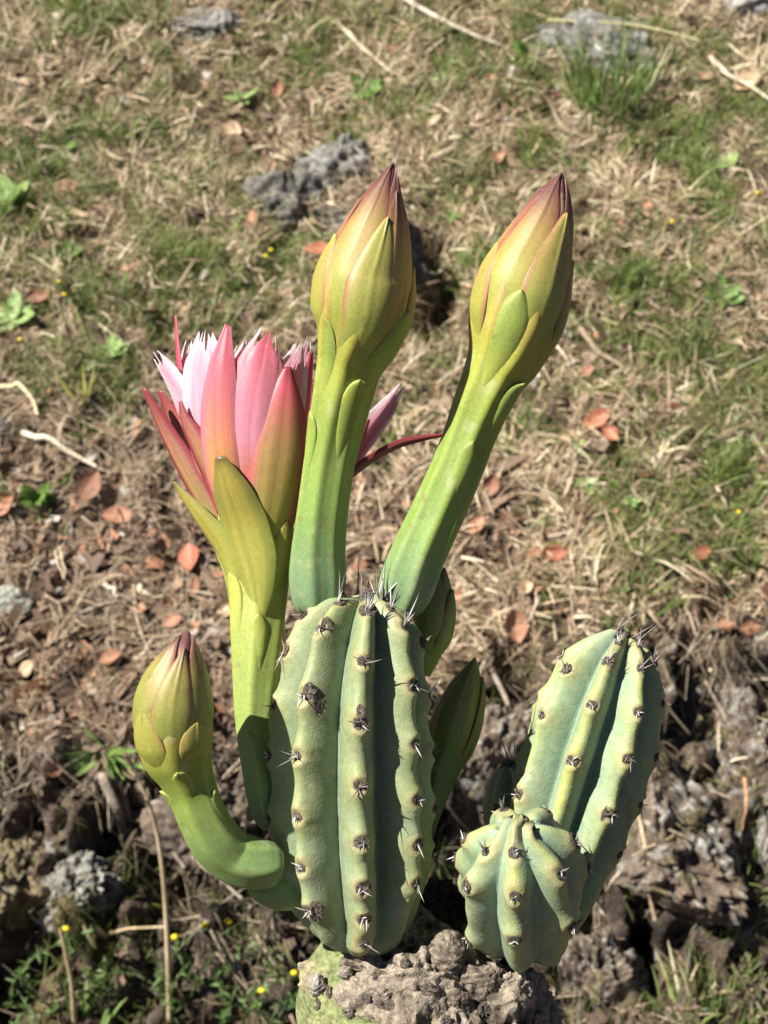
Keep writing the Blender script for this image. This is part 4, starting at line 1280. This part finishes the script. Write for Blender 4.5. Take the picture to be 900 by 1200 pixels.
# loose pebbles
PEB = [rock_mesh("pebble", 200 + i, (1, .8, .6), nr=14, nc=20, cuts=5, rough=.08, c1=(.34, .30, .26), c2=(.62, .58, .52), lichen=.2) for i in range(4)]
rp = random.Random(5)
PEBS = []
peb_px = [(62, 843, 7), (70, 694, 6), (122, 760, 5), (60, 1000, 9), (545, 915, 14), (560, 890, 9), (735, 1020, 8), (25, 640, 5), (310, 620, 5), (640, 420, 5), (765, 440, 7), (880, 820, 7), (800, 1010, 9),
          (770, 1120, 8), (690, 1010, 8), (850, 985, 7), (180, 690, 6), (98, 850, 5), (230, 610, 6), (36, 745, 6)]
for x, y, r in peb_px:
    g_, n_ = ground_at(x, y)
    m = project(g_)[2] / FPX * r
    o = obj("pebble", rp.choice(PEB), M_rock)
    o.matrix_world = frame_matrix(g_ + n_ * m * .2, n_, (rp.uniform(-1, 1), rp.uniform(-1, 1), .2), (m, m, m))
    PEBS.append((o, g_))
    tag(o, "small pale pebble lying loose on the soil", "pebble", "pale pebbles on the slope and bank")


# ------------------------------------------------------------------ landmarks, for telling look-alikes apart
LAND = [(240, 30, "the low dark stone"), (404, 200, "the pale grey weathered stone"), (328, 236, "the dark mottled stone"), (722, 52, "the large lichened stone"), (20, 700, "the flat grey stone"), (150, 577, "the small pale green stone"),
        (800, 470, "the pale lichened stone"), (180, 225, "the small pale stone"), (462, 318, "the added blackish stone"), (712, 330, "the spreading arching grass tuft"), (140, 165, "the broad bladed grass tuft"), (180, 22, "the tuft by the low dark stone"),
        (95, 470, "the yellowing grass sprig"), (128, 878, "the spiky rosette plant"), (868, 660, "the oblong leaved weed"), (45, 585, "the dark leafy weed"), (20, 238, "the pale broad leaved weed"), (16, 378, "the rounded pale weed"),
        (285, 120, "the bright seedling"), (60, 530, "the thick pale straw"), (705, 415, "the straight brown twig"), (755, 690, "the mixed green and dry tuft"), (430, 60, "the pale bare twig"), (860, 105, "the bent tan twig"), (530, 32, "the long grey twig"),
        (130, 420, "the yellowish green weed"), (172, 702, "the short thick twig piece"), (270, 690, "the tuft by the flower tube"), (845, 350, "the small weed in the grass"), (115, 1060, "the whitish grey rock"), (800, 1080, "the big speckled rock"),
        (590, 870, "the rock between the stems"), (870, 900, "the cracked bank rock"), (580, 640, "the leaning bud's foot"), (640, 560, "the leaning bud's tube")]
LANDW = [(ground_at(x, y)[0], t) for x, y, t in LAND]
UPS = np.array([0.0, 0.76, 0.65])


LOOK = []


def between(p):
    a, b = sorted(LANDW, key=lambda l: np.linalg.norm(l[0] - p))[:2]
    return "between " + a[1] + " and " + b[1]


def where(p):
    """a phrase placing a thing by the nearest landmark, measured on the ground"""
    best = min(LANDW, key=lambda l: np.linalg.norm(l[0] - p))
    dv = p - best[0]
    up_, ac = dv @ UPS, dv[0]
    far = np.linalg.norm(dv)
    if far < 0.05:
        return "right beside " + best[1]
    if abs(up_) > abs(ac):
        rel = "upslope of " if up_ > 0 else "downslope of "
    else:
        rel = "on the sunward side of " if ac < 0 else "on the shadow side of "
    return ("close " if far < 0.12 else "") + rel + best[1]


for o_, g_ in PEBS:
    o_["label"] = "small pale pebble " + where(g_)


# ------------------------------------------------------------------ fallen leaves
def leaf_mesh(name, seed, curl=.25, width=.42, c=((.36, .15, .08), (.48, .23, .13)), ns=14, nv=9, point=.8):
    s, v = np.linspace(0, 1, ns), np.linspace(-1, 1, nv)
    V_, S_ = np.meshgrid(v, s)
    w = width * np.sin(np.clip(S_, 0.001, .999) * math.pi) ** point * (1 - .15 * S_)
    x = V_ * w
    y = S_ - .5
    z = curl * (V_ ** 2) * w + curl * .9 * (S_ - .5) ** 2 - .05 * np.exp(-(V_ / .12) ** 2) * w
    z = z + .03 * fbm(np.stack([V_ * 2, S_ * 3, V_ * 0 + seed], -1), 2, seed)
    q = np.stack([x, y, z], -1)
    nz = fbm(np.stack([V_ * 2, S_ * 4, V_ * 0 + seed], -1), 3, seed + 3)
    col = mixc(c[0], c[1], np.clip(.5 + .8 * nz, 0, 1))
    col = mixc(col, np.array(c[1]) * 1.35, np.exp(-(V_ / .10) ** 2) * .5)
    me = make_mesh(name, q, grid_faces(ns, nv), col.reshape(-1, 3))
    return me


ORG = ((.30, .125, .07), (.46, .25, .155))
RED_L = ((.36, .11, .065), (.50, .215, .13))
TAN = ((.46, .31, .19), (.60, .45, .30))
BRN = ((.22, .10, .06), (.34, .18, .11))
LEAFM = {k: [leaf_mesh("fallen_leaf", i + 10 * j, .1 + .22 * i, .30 + .05 * i, c) for i in range(3)] for j, (k, c) in enumerate((("o", ORG), ("r", RED_L), ("t", TAN), ("b", BRN)))}
rl = random.Random(11)
LEAVES = [(145, 611, 38, 85, 'o'), (102, 577, 44, 30, 'b'), (6, 593, 36, 60, 'o'), (703, 497, 36, 60, 'r'), (716, 512, 24, 130, 'r'), (648, 653, 34, 85, 'r'), (820, 656, 28, 70, 'r'), (872, 738, 32, 85, 'o'),
          (602, 732, 40, 170, 'o'), (560, 625, 26, 40, 'o'), (55, 900, 28, 80, 'o'), (268, 158, 26, 120, 't'), (290, 262, 26, 10, 'o'), (374, 300, 34, 95, 'r'), (75, 230, 40, 80, 'b'), (315, 72, 34, 100, 'b'),
          (874, 107, 36, 60, 't'), (228, 660, 40, 160, 'r'), (232, 690, 26, 20, 'b'), (585, 190, 24, 60, 'o'), (805, 480, 28, 100, 't'), (780, 490, 30, 70, 'r'), (150, 320, 24, 80, 'o'), (45, 355, 26, 90, 'b'), (545, 232, 20, 30, 't'),
          (215, 370, 30, 45, 't'), (330, 110, 22, 10, 'b'), (630, 655, 24, 70, 'b'), (620, 690, 26, 100, 'b'), (665, 520, 24, 80, 't'), (615, 690, 22, 50, 't'), (210, 730, 26, 70, 'o'), (135, 778, 30, 85, 'b'), (265, 715, 26, 60, 't'),
          (845, 440, 22, 60, 't'), (850, 745, 24, 85, 'b'), (575, 570, 28, 20, 'b'), (90, 260, 24, 100, 't'), (510, 150, 22, 60, 't'), (755, 250, 22, 40, 'o'), (40, 780, 30, 50, 't'), (690, 440, 22, 70, 'b'), (880, 350, 20, 90, 't')]
LL = {'o': ("orange-brown oval fallen leaf", "orange-brown fallen leaves"), 'r': ("bright reddish fallen leaf", "reddish fallen leaves"),
      't': ("pale tan dry fallen leaf", "tan fallen leaves"), 'b': ("dull dark brown fallen leaf", "dark brown fallen leaves")}
for x, y, L, ang, k in LEAVES:
    g_, n_ = ground_at(x, y)
    m = project(g_)[2] / FPX
    a = math.radians(ang)
    o = obj("fallen_leaf", rl.choice(LEAFM[k]), M_dead)
    nn = n_ * .5 + (-AXF) * .5 + np.array([rl.uniform(-.35, .35), rl.uniform(-.3, .3), rl.uniform(-.3, .35)])
    yv = AXU * math.cos(a) + AXR * math.sin(a)
    s = L * m
    o.matrix_world = frame_matrix(g_ + n_ * (.012 + s * .08), nn, yv, (s, s, s))
    tag(o, LL[k][0] + " " + where(g_), "leaf", LL[k][1])


# ------------------------------------------------------------------ twigs, long straws
def stick(name, pts, w_px, c1, c2, label, cat, lift=.012, seed=0, group=None, taper=.5, wob=.003, mat=None, lifts=None, straight=False):
    P3 = []
    for i, (x, y) in enumerate(pts):
        g_, n_ = ground_at(x, y)
        P3.append(g_ + n_ * (lift if lifts is None else lifts[i]))
    P3 = np.array(P3)
    if straight:
        f_ = np.linspace(0, 1, len(P3))[:, None]
        P3 = P3[0] * (1 - f_) + P3[-1] * f_ - AXF * .025 * np.sin(f_ * math.pi)
    d_ = project(P3[0])[2]
    u = np.linspace(0, len(P3) - 1, 30)
    c = np.stack([np.interp(u, np.arange(len(P3)), P3[:, i]) for i in range(3)], -1)
    k = np.ones(5) / 5
    c = np.stack([np.convolve(np.pad(c[:, i], 2, mode='edge'), k, 'valid') for i in range(3)], -1)
    c = c + wob * np.stack([vnoise(np.stack([u * 2, u * 0 + seed, u * 0 + j], -1), seed) for j in range(3)], -1)
    T = np.gradient(c, axis=0)
    T /= np.linalg.norm(T, axis=1, keepdims=True)
    A = np.cross(T, AXF)
    A /= np.linalg.norm(A, axis=1, keepdims=True)
    B = np.cross(T, A)
    th = np.linspace(0, 2 * math.pi, 8, endpoint=False)
    r = w_px * d_ / FPX * .5 * np.interp(np.linspace(0, 1, 30), [0, 1], [1, taper])
    q = c[:, None] + (A[:, None] * np.cos(th)[None, :, None] + B[:, None] * np.sin(th)[None, :, None]) * r[:, None, None]
    col = mixc(c1, c2, np.clip(.5 + fbm(q * 60, 3, seed), 0, 1))
    o = obj(name, make_mesh(name, q, grid_faces(30, 8, True), col.reshape(-1, 3)), mat or M_wood)
    tag(o, label, cat, group)
    return o


SW1, SW2 = (.42, .34, .22), (.66, .56, .40)
stick("twig", [(390, 28), (425, 58), (466, 92)], 6, SW1, SW2, "pale bare twig lying downhill near the top of the slope", "twig", seed=1)
stick("twig", [(470, 4), (530, 35), (588, 58)], 7, (.32, .28, .22), (.55, .49, .40), "long grey twig at the top edge of the slope", "twig", seed=2)
stick("dry_grass_stem", [(640, 48), (720, 52), (828, 75)], 4, (.38, .36, .16), (.6, .54, .3), "long yellowish straw crossing in front of the lichened stone", "dry grass", lift=.05, seed=3)
stick("twig", [(828, 78), (850, 98), (900, 132)], 7, SW1, (.7, .62, .5), "bent tan twig at the end of a long yellowish straw", "twig", seed=4, lift=.02)
stick("dry_grass_stem", [(22, 515), (60, 528), (116, 556)], 8, (.55, .48, .34), (.78, .70, .54), "thick pale straw above two brown fallen leaves", "dry grass", seed=5, lift=.02)
stick("dry_grass_stem", [(2, 460), (25, 462), (48, 490)], 7, (.5, .42, .25), (.7, .6, .4), "curved pale yellow straw by the grass patch", "dry grass", seed=6, lift=.02)
stick("twig", [(158, 692), (172, 702), (188, 707)], 9, SW1, SW2, "short thick pale twig piece on brown soil", "twig", seed=7)
stick("twig", [(126, 690), (134, 696), (140, 701)], 7, (.6, .52, .4), (.75, .66, .52), "tiny whitish twig stub on brown soil", "twig", seed=8)
stick("twig", [(12, 683), (28, 700), (40, 712)], 6, (.2, .15, .11), (.34, .27, .2), "dark thin twig beside the flat grey stone", "twig", seed=9)
stick("twig", [(668, 380), (700, 412), (742, 455)], 8, (.25, .18, .12), (.42, .33, .24), "straight brown twig right of the leaning bud", "twig", seed=10)
stick("dry_grass_stem", [(690, 758), (745, 775), (800, 800)], 9, (.30, .27, .14), (.48, .42, .24), "greenish straw blade behind the top of the leaning arm", "dry grass", seed=11, lift=.03)
stick("twig", [(870, 935), (884, 952), (902, 976)], 5, (.30, .16, .085), (.46, .27, .15), "orange-brown stick leaning on the rock", "twig", seed=12, lift=.04, straight=True)
stick("dry_grass_stem", [(768, 960), (770, 1000), (760, 1050)], 4, (.30, .23, .13), (.48, .38, .24), "tan dry leaf blade hanging over the dark rock", "dry grass", seed=13, lift=.04, taper=1.4, straight=True)
stick("dry_grass_stem", [(845, 972), (800, 982), (772, 998)], 4, (.35, .25, .15), (.5, .38, .25), "thin brown straw running along the dark rock", "dry grass", seed=14, lift=.05, straight=True)
stick("dry_grass_stem", [(155, 690), (170, 760), (200, 800)], 3, (.3, .24, .16), (.45, .36, .25), "thin dull straw by the plump bud", "dry grass", seed=15)
rr = random.Random(21)
for i in range(46):
    x, y = rr.uniform(5, 895), rr.uniform(5, 800)
    L, a = rr.uniform(14, 45), rr.uniform(0, math.pi)
    pale = rr.random()
    c1 = np.array((.22, .15, .10)) * (1 - pale) + np.array((.52, .44, .30)) * pale
    stick("twig", [(x, y), (x + L * .5 * math.cos(a), y + L * .5 * math.sin(a) + rr.uniform(-3, 3)), (x + L * math.cos(a), y + L * math.sin(a))], rr.uniform(2.2, 4), c1, c1 * 1.35,
          "short loose twig " + where(ground_at(x, y)[0]), "twig", seed=30 + i, lift=rr.uniform(.008, .02), group="short loose twigs on the slope", wob=.0012)
# dry roots on the bank
for i, pts in enumerate([[(95, 905), (110, 935), (125, 960), (118, 990)], [(140, 930), (180, 960), (215, 1000), (232, 1040)], [(168, 925), (215, 965), (250, 1010)], [(110, 920), (140, 950), (165, 985)], [(190, 920), (235, 950), (268, 985)],
                         [(560, 780), (575, 820), (570, 870)], [(205, 960), (240, 1000), (262, 1060)]]):
    stick("dry_root", pts, [14, 9, 9, 11, 7, 8, 8][i], (.13, .10, .075), (.36, .30, .24), ["thick crooked dry root below the spiky rosette plant", "long dry root slanting down behind the bent bud", "dry root running beside the long slanting root", "short stout root next to the thick crooked root", "thin dry root behind the bent stalk", "dry root at the bank edge beside the shade-darkened pointed bud", "lowest dry root hanging toward the yellow-flowered herbs"][i], "root", seed=120 + i, lift=.03, group="dry roots on the bank", taper=.4, wob=.012)


# ------------------------------------------------------------------ grass tufts and weeds
def tuft(px, py, h_px, nblades, spread, label, c1=(.07, .12, .025), c2=(.20, .27, .07), width=2.6, seed=0, group=None, dry=.15, radius=.012):
    r_ = np.random.default_rng(seed)
    g_, n_ = ground_at(px, py)
    m = project(g_)[2] / FPX
    an = r_.random(nblades) * 6.283
    rr_ = np.sqrt(r_.random(nblades)) * radius
    root = np.stack([rr_ * np.cos(an), rr_ * np.sin(an), rr_ * np.sin(an) * .6 - .004], -1)
    dv = np.stack([np.cos(an) * spread, np.sin(an) * spread, np.ones(nblades)], -1) + r_.normal(size=(nblades, 3)) * .25
    dv /= np.linalg.norm(dv, axis=1, keepdims=True)
    col = mixc(c1, c2, r_.random(nblades))
    col = mixc(col, (.46, .40, .22), (r_.random(nblades) < dry) * .85)
    V, F, C = strips(root, dv, np.tile([0., 0., 1.], (nblades, 1)), h_px * m * r_.uniform(.5, 1.1, nblades), width * m * r_.uniform(.7, 1.3, nblades),
                     r_.uniform(0, .15, nblades), r_.uniform(.05, .55, nblades), col, 5, .08, side=tangent_dirs(dv, r_, nblades))
    o = obj("grass_tuft", make_mesh("grass_tuft", V, F, C), M_grass, loc=tuple(g_))
    tag(o, label, "grass tuft", group)
    return o


tuft(712, 112, 100, 260, .35, "tall green grass tuft in front of the large lichened stone", seed=1, radius=.075, c2=(.22, .32, .09))
tuft(140, 165, 55, 26, .9, "broad bladed grass tuft with two wide bright leaves", width=8, seed=2, radius=.02, c2=(.24, .36, .10))
tuft(180, 22, 50, 60, .5, "green grass tuft beside the low dark stone", seed=3, radius=.04)
tuft(712, 330, 66, 60, 1.1, "spreading grass tuft right of the leaning bud with arching blades", width=4.5, seed=4, radius=.03, c2=(.25, .33, .10))
tuft(545, 330, 40, 30, .9, "small dark grass tuft beside the added blackish stone", seed=5, radius=.02, width=4)
tuft(845, 1190, 100, 90, .35, "tall grass tuft at the foot of the lichened rock", seed=6, radius=.045, width=4, c2=(.17, .26, .06), dry=.25)
tuft(795, 1185, 70, 40, .5, "smaller grass tuft at the foot of the lichened rock", seed=7, radius=.03, width=3.5, dry=.25)
tuft(105, 1215, 100, 10, .35, "few wide bright grass blades under the yellow-flowered herbs", seed=8, radius=.02, width=9, c1=(.12, .2, .05), c2=(.26, .38, .12), dry=0)
tuft(95, 470, 62, 14, .3, "yellowing upright grass sprig on the left of the slope", seed=9, radius=.012, c1=(.3, .3, .08), c2=(.45, .42, .14), width=5, dry=.3)
tuft(270, 690, 40, 20, .7, "small dark tuft of grass next to the flower tube", seed=10, radius=.02, c1=(.07, .09, .03))
tuft(755, 690, 50, 60, .8, "mixed green and dry tuft above the leaning arm", seed=11, radius=.05, dry=.5)
tuft(35, 800, 34, 16, .6, "thin pale tuft left of the plump bud", seed=12, radius=.012)
rg = random.Random(31)
for i in range(120):
    x, y, r, s = rg.choice(PATCH[:31])
    x, y = x + rg.gauss(0, r * .7), y + rg.gauss(0, r * .6)
    if not (-10 < x < 910 and 5 < y < 800):
        continue
    tuft(x, y, rg.uniform(18, 42), rg.randint(12, 34), rg.uniform(.5, 1.1), "low green grass clump " + where(ground_at(x, y)[0]), seed=40 + i, radius=rg.uniform(.008, .022), width=rg.uniform(2.2, 4), group="low grass clumps on the slope", dry=.25,
         c1=(.09, .15, .035), c2=(.25, .35, .10))
for i in range(60):
    x, y = rg.uniform(0, 900), rg.uniform(5, 780)
    if x < 420 and y > 380 and rg.random() < .5:
        continue
    tuft(x, y, rg.uniform(16, 32), rg.randint(10, 22), rg.uniform(.7, 1.4), "low bleached dry grass clump " + where(ground_at(x, y)[0]), seed=240 + i, radius=rg.uniform(.01, .03), width=rg.uniform(2, 3.5), group="bleached dry grass clumps", dry=1.0,
         c1=(.34, .26, .15), c2=(.55, .45, .29))

GREENL = ((.075, .15, .03), (.17, .27, .065))
WEEDL = [leaf_mesh("leaf", 70 + i, .2, [.28, .20, .34][i], GREENL, ns=9, nv=5, point=.75) for i in range(3)]
LGREENL = [leaf_mesh("leaf", 80 + i, .2, [.24, .30][i], ((.22, .34, .10), (.34, .46, .17)), ns=9, nv=5, point=.75) for i in range(2)]


def weed(px, py, size, nleaf, label, meshes=WEEDL, seed=0, group=None, upright=.5):
    rw = random.Random(seed)
    g_, n_ = ground_at(px, py)
    m = project(g_)[2] / FPX
    root = empty("weed", tuple(g_))
    tag(root, label, "plant", group)
    for k in range(nleaf):
        a = k * 2.4 + rw.uniform(-.3, .3)
        el = rw.uniform(.1, upright * 2)
        out = np.array([math.cos(a), math.sin(a), 0])
        out = out - n_ * (out @ n_)
        out /= np.linalg.norm(out)
        yv = out + n_ * el
        yv /= np.linalg.norm(yv)
        L = size * m * rw.uniform(.6, 1.1)
        nn = n_ - out * el * .8
        o = obj("leaf", rw.choice(meshes), M_weed, root)
        o.matrix_basis = frame_matrix(n_ * .004 + yv * L * .52, nn, yv, (L, L, L))
    return root


weed(20, 238, 36, 12, "pale green broad leaved weed at the left beside reddish leaves", LGREENL, 1)
weed(16, 378, 36, 9, "pale green weed with rounded leaves low on the left slope", LGREENL, 2)
weed(80, 305, 24, 9, "bright green leafy sprig above the yellow flower specks", WEEDL, 3, upright=.8)
weed(45, 585, 30, 14, "dark green leafy weed beside the orange leaf on bare soil", WEEDL, 4, upright=.8)
weed(285, 120, 24, 8, "small bright green seedling near the top of the slope", LGREENL, 5)
weed(128, 880, 62, 30, "spiky green rosette plant at the edge of the bank", [leaf_mesh("leaf", 90, .15, .085, ((.13, .24, .05), (.28, .42, .12)), ns=9, nv=5)], 6, upright=.9)
weed(868, 660, 40, 14, "leafy green weed with oblong leaves at the right of the slope", WEEDL, 7, upright=.7)
weed(845, 350, 26, 10, "small green weed among the grass at the right", WEEDL, 8)
weed(430, 110, 28, 9, "little green weed in the straw above the tall bud", WEEDL, 9)
weed(130, 420, 30, 12, "yellowish green weed above the thick pale straw", LGREENL, 10)
weed(790, 245, 24, 10, "small green weed right of the leaning bud's tip", WEEDL, 11)
weed(620, 65, 24, 9, "small weed left of the large lichened stone", WEEDL, 12)
rw_ = random.Random(77)
for i in range(26):
    x, y, r, s = rw_.choice(PATCH[:31])
    x, y = x + rw_.gauss(0, r), y + rw_.gauss(0, r)
    if 5 < x < 895 and 5 < y < 790:
        weed(x, y, rw_.uniform(12, 20), rw_.randint(5, 9), "tiny leafy seedling " + where(ground_at(x, y)[0]), rw_.choice((WEEDL, LGREENL)), 100 + i, "tiny leafy seedlings")


# ------------------------------------------------------------------ yellow-flowered herbs
def ball_flower(seed=0):
    nr, nc = 8, 12
    A, T_ = np.meshgrid(np.linspace(0, 2 * math.pi, nc, endpoint=False), np.linspace(0.05, math.pi - .05, nr))
    q = np.stack([np.sin(T_) * np.cos(A), np.sin(T_) * np.sin(A), np.cos(T_) * .7], -1)
    q *= (1 + .12 * np.cos(A * 6) * np.sin(T_))[..., None]
    col = mixc((.62, .42, .02), (.72, .58, .03), sstep(-.2, .5, q[..., 2]))
    return make_mesh("flower_head", q, grid_faces(nr, nc, True), col.reshape(-1, 3))


BALL = ball_flower()


def herb(px, py, tips, label, seed, group=None, leafy=26, leaf_px=13):
    """tips: pixel positions of shoot tips; True as third entry carries a yellow head"""
    r_ = np.random.default_rng(seed)
    g_, n_ = ground_at(px, py)
    m = project(g_)[2] / FPX
    root = empty("herb", tuple(g_))
    tag(root, label, "plant", group)
    SV, SF, SC, LV, LF, LC, so, lo = [], [], [], [], [], [], 0, 0
    for tx, ty, fl in tips:
        tipw = P(tx, ty, project(g_)[2] - .03 - .02 * r_.random()) - g_
        s = np.linspace(0, 1, 12)
        bow = r_.normal(size=3) * .02
        c = tipw[None] * s[:, None] + (bow[None] * np.sin(s * math.pi)[:, None])
        T = np.gradient(c, axis=0)
        T /= np.linalg.norm(T, axis=1, keepdims=True)
        A = np.cross(T, AXF); A /= np.linalg.norm(A, axis=1, keepdims=True)
        B = np.cross(T, A)
        th = np.linspace(0, 2 * math.pi, 5, endpoint=False)
        q = c[:, None] + (A[:, None] * np.cos(th)[None, :, None] + B[:, None] * np.sin(th)[None, :, None]) * (1.1 * m * (1.2 - .6 * s))[:, None, None]
        SV.append(q.reshape(-1, 3)); SF.append(grid_faces(12, 5, True) + so); so += 60
        SC.append(np.tile([.10, .14, .05], (60, 1)))
        k = leafy
        u = r_.uniform(.25, 1.0, k)
        rt = np.stack([np.interp(u, s, c[:, i]) for i in range(3)], -1)
        dv = r_.normal(size=(k, 3)) + np.array([0, 0, .7])
        dv /= np.linalg.norm(dv, axis=1, keepdims=True)
        V, F, C = strips(rt, dv, np.tile([0., 0, 1.], (k, 1)), leaf_px * m * r_.uniform(.5, 1.2, k), 3.6 * m * r_.uniform(.6, 1.3, k), np.zeros(k), r_.uniform(0, .4, k), mixc((.06, .12, .03), (.17, .26, .08), r_.random(k)), 3, .15, side=tangent_dirs(dv, r_, k))
        LV.append(V); LF.append(F + lo); LC.append(C); lo += len(V)
        if fl:
            h = obj("flower_head", BALL, M_yellow, root)
            h.matrix_basis = Matrix.Translation(Vector(tipw)) @ Matrix.Diagonal(((4.2 if leafy > 10 else 2.8) * m,) * 3 + (1,))
    obj("stem", make_mesh("stem", np.concatenate(SV), np.concatenate(SF), np.concatenate(SC)), M_weed, root)
    f = obj("foliage", make_mesh("foliage", np.concatenate(LV), np.concatenate(LF), np.concatenate(LC)), M_weed, root)
    f["kind"] = "stuff"
    return root


herb(200, 1190, [(205, 1098, True), (240, 1084, True), (225, 1120, False), (180, 1120, False), (255, 1110, False), (200, 1150, False), (235, 1150, False)], "feathery green herb with two yellow heads beside the dry stalk", 1, leafy=34)
herb(270, 1195, [(268, 1080, True), (290, 1060, False), (300, 1105, False), (250, 1140, False), (310, 1140, False), (280, 1150, False)], "feathery green herb with a single yellow head under the bent bud", 2, leafy=34)
herb(320, 1205, [(345, 1140, True), (307, 1161, True), (330, 1170, False), (350, 1180, False), (300, 1180, False)], "feathery herb with yellow heads next to the trunk", 3, leafy=30)
herb(75, 1190, [(78, 1088, True), (50, 1110, False), (110, 1090, False), (60, 1150, False), (30, 1140, False), (100, 1140, False)], "leafy herb with one yellow head below the whitish rock", 4, leafy=34)
herb(140, 1200, [(150, 1100, False), (120, 1130, False), (165, 1140, False), (140, 1160, False)], "low leafy herb without flowers beside the dry stalk", 5, leafy=30)
herb(40, 1205, [(20, 1160, False), (50, 1170, False), (70, 1180, False)], "low dark leafy herb in the corner of the bank", 6, leafy=24)
herb(250, 1040, [(235, 1010, False), (262, 1020, False), (245, 1060, False)], "small leafy shoot hanging below the bent stalk", 7, leafy=20)
for i, (x, y) in enumerate([(76, 345), (70, 330), (318, 293), (312, 300), (866, 600), (888, 226), (788, 260), (24, 398)]):
    herb(x, y + 12, [(x, y, True), (x + 6, y + 3, False)], "tiny yellow-flowered sprig " + where(ground_at(x, y + 12)[0]), 20 + i, group="tiny yellow-flowered sprigs", leafy=6, leaf_px=8)

# dry seed stalk in front of the bank
def stalk(label, pts, w, seed, head=True):
    g_, n_ = ground_at(*pts[0])
    d0 = project(g_)[2]
    m = d0 / FPX
    root = empty("dry_stalk", tuple(g_))
    tag(root, label, "dry grass")
    c = np.array([P(x, y, d0 - .02 - .03 * i) for i, (x, y) in enumerate(pts)]) - g_
    c[0] = 0
    u = np.linspace(0, len(pts) - 1, 40)
    c = np.stack([np.interp(u, np.arange(len(pts)), c[:, i]) for i in range(3)], -1)
    k = np.ones(7) / 7
    c = np.stack([np.convolve(np.pad(c[:, i], 3, mode='edge'), k, 'valid') for i in range(3)], -1)
    T = np.gradient(c, axis=0); T /= np.linalg.norm(T, axis=1, keepdims=True)
    A = np.cross(T, AXF); A /= np.linalg.norm(A, axis=1, keepdims=True)
    B = np.cross(T, A)
    th = np.linspace(0, 2 * math.pi, 6, endpoint=False)
    r = w * m * .5 * np.linspace(1.1, .6, 40)
    q = c[:, None] + (A[:, None] * np.cos(th)[None, :, None] + B[:, None] * np.sin(th)[None, :, None]) * r[:, None, None]
    col = mixc((.40, .30, .17), (.62, .50, .32), np.clip(.5 + fbm(q * 50, 2, seed), 0, 1))
    obj("culm", make_mesh("culm", q, grid_faces(40, 6, True), col.reshape(-1, 3)), M_straw, root)
    if head:
        r_ = np.random.default_rng(seed)
        k = 60
        u = r_.uniform(27, 39, k)
        rt = np.stack([np.interp(u, np.arange(40), c[:, i]) for i in range(3)], -1)
        Tt = np.stack([np.interp(u, np.arange(40), T[:, i]) for i in range(3)], -1)
        dv = Tt + .45 * r_.normal(size=(k, 3))
        dv /= np.linalg.norm(dv, axis=1, keepdims=True)
        V, F, C = strips(rt, dv, np.tile([0., 0, 1.], (k, 1)), 13 * m * r_.uniform(.6, 1.2, k), 4.0 * m * np.ones(k), np.zeros(k), np.zeros(k), mixc((.40, .32, .2), (.62, .52, .38), r_.random(k)), 2, .2, side=tangent_dirs(dv, r_, k))
        obj("seed_head", make_mesh("seed_head", V, F, C), M_straw, root)
    return root


stalk("tall tan dry grass stalk with a seed head rising over the dark bank", [(199, 1205), (197, 1120), (193, 1040), (185, 975), (168, 920), (146, 884)], 6, 1)
stalk("thin bleached stalk crossing the yellow-flowered herbs sideways", [(122, 1096), (150, 1088), (195, 1086)], 4, 2, head=False)
stalk("pale leaning dry stalk low among the leafy herbs", [(88, 1204), (84, 1150), (70, 1085)], 6, 3, head=False)

# ------------------------------------------------------------------ look-alikes: give each its own label where the ground tells them apart
GROUPS = {"orange-brown fallen leaves", "reddish fallen leaves", "tan fallen leaves", "dark brown fallen leaves", "short loose twigs on the slope", "low grass clumps on the slope", "bleached dry grass clumps",
          "tiny leafy seedlings", "tiny yellow-flowered sprigs", "pale pebbles on the slope and bank"}
bpy.context.view_layer.update()
_seen = {}
for o in scene.objects:
    if o.parent is None and o.get("group") in GROUPS:
        _seen.setdefault(o["label"], []).append(o)
for lab, os_ in _seen.items():
    for o in os_:
        w_ = lab.split()
        if len(os_) > 1:
            k_ = min([w_.index(x) for x in ("close", "right", "upslope", "downslope", "on") if x in w_])
            q_ = o.location if o.type == 'EMPTY' or o.name.startswith(("grass_tuft", "pebble", "fallen_leaf")) else np.mean([v.co[:] for v in o.data.vertices], axis=0)
            w_ = w_[:k_] + between(np.array(q_)).split()
        if len(w_) > 16 and "close" in w_:
            w_.remove("close")
        if len(w_) > 16:
            w_ = [x for x in w_ if x not in ("low", "dry", "dull")]
        o["label"] = " ".join(w_)
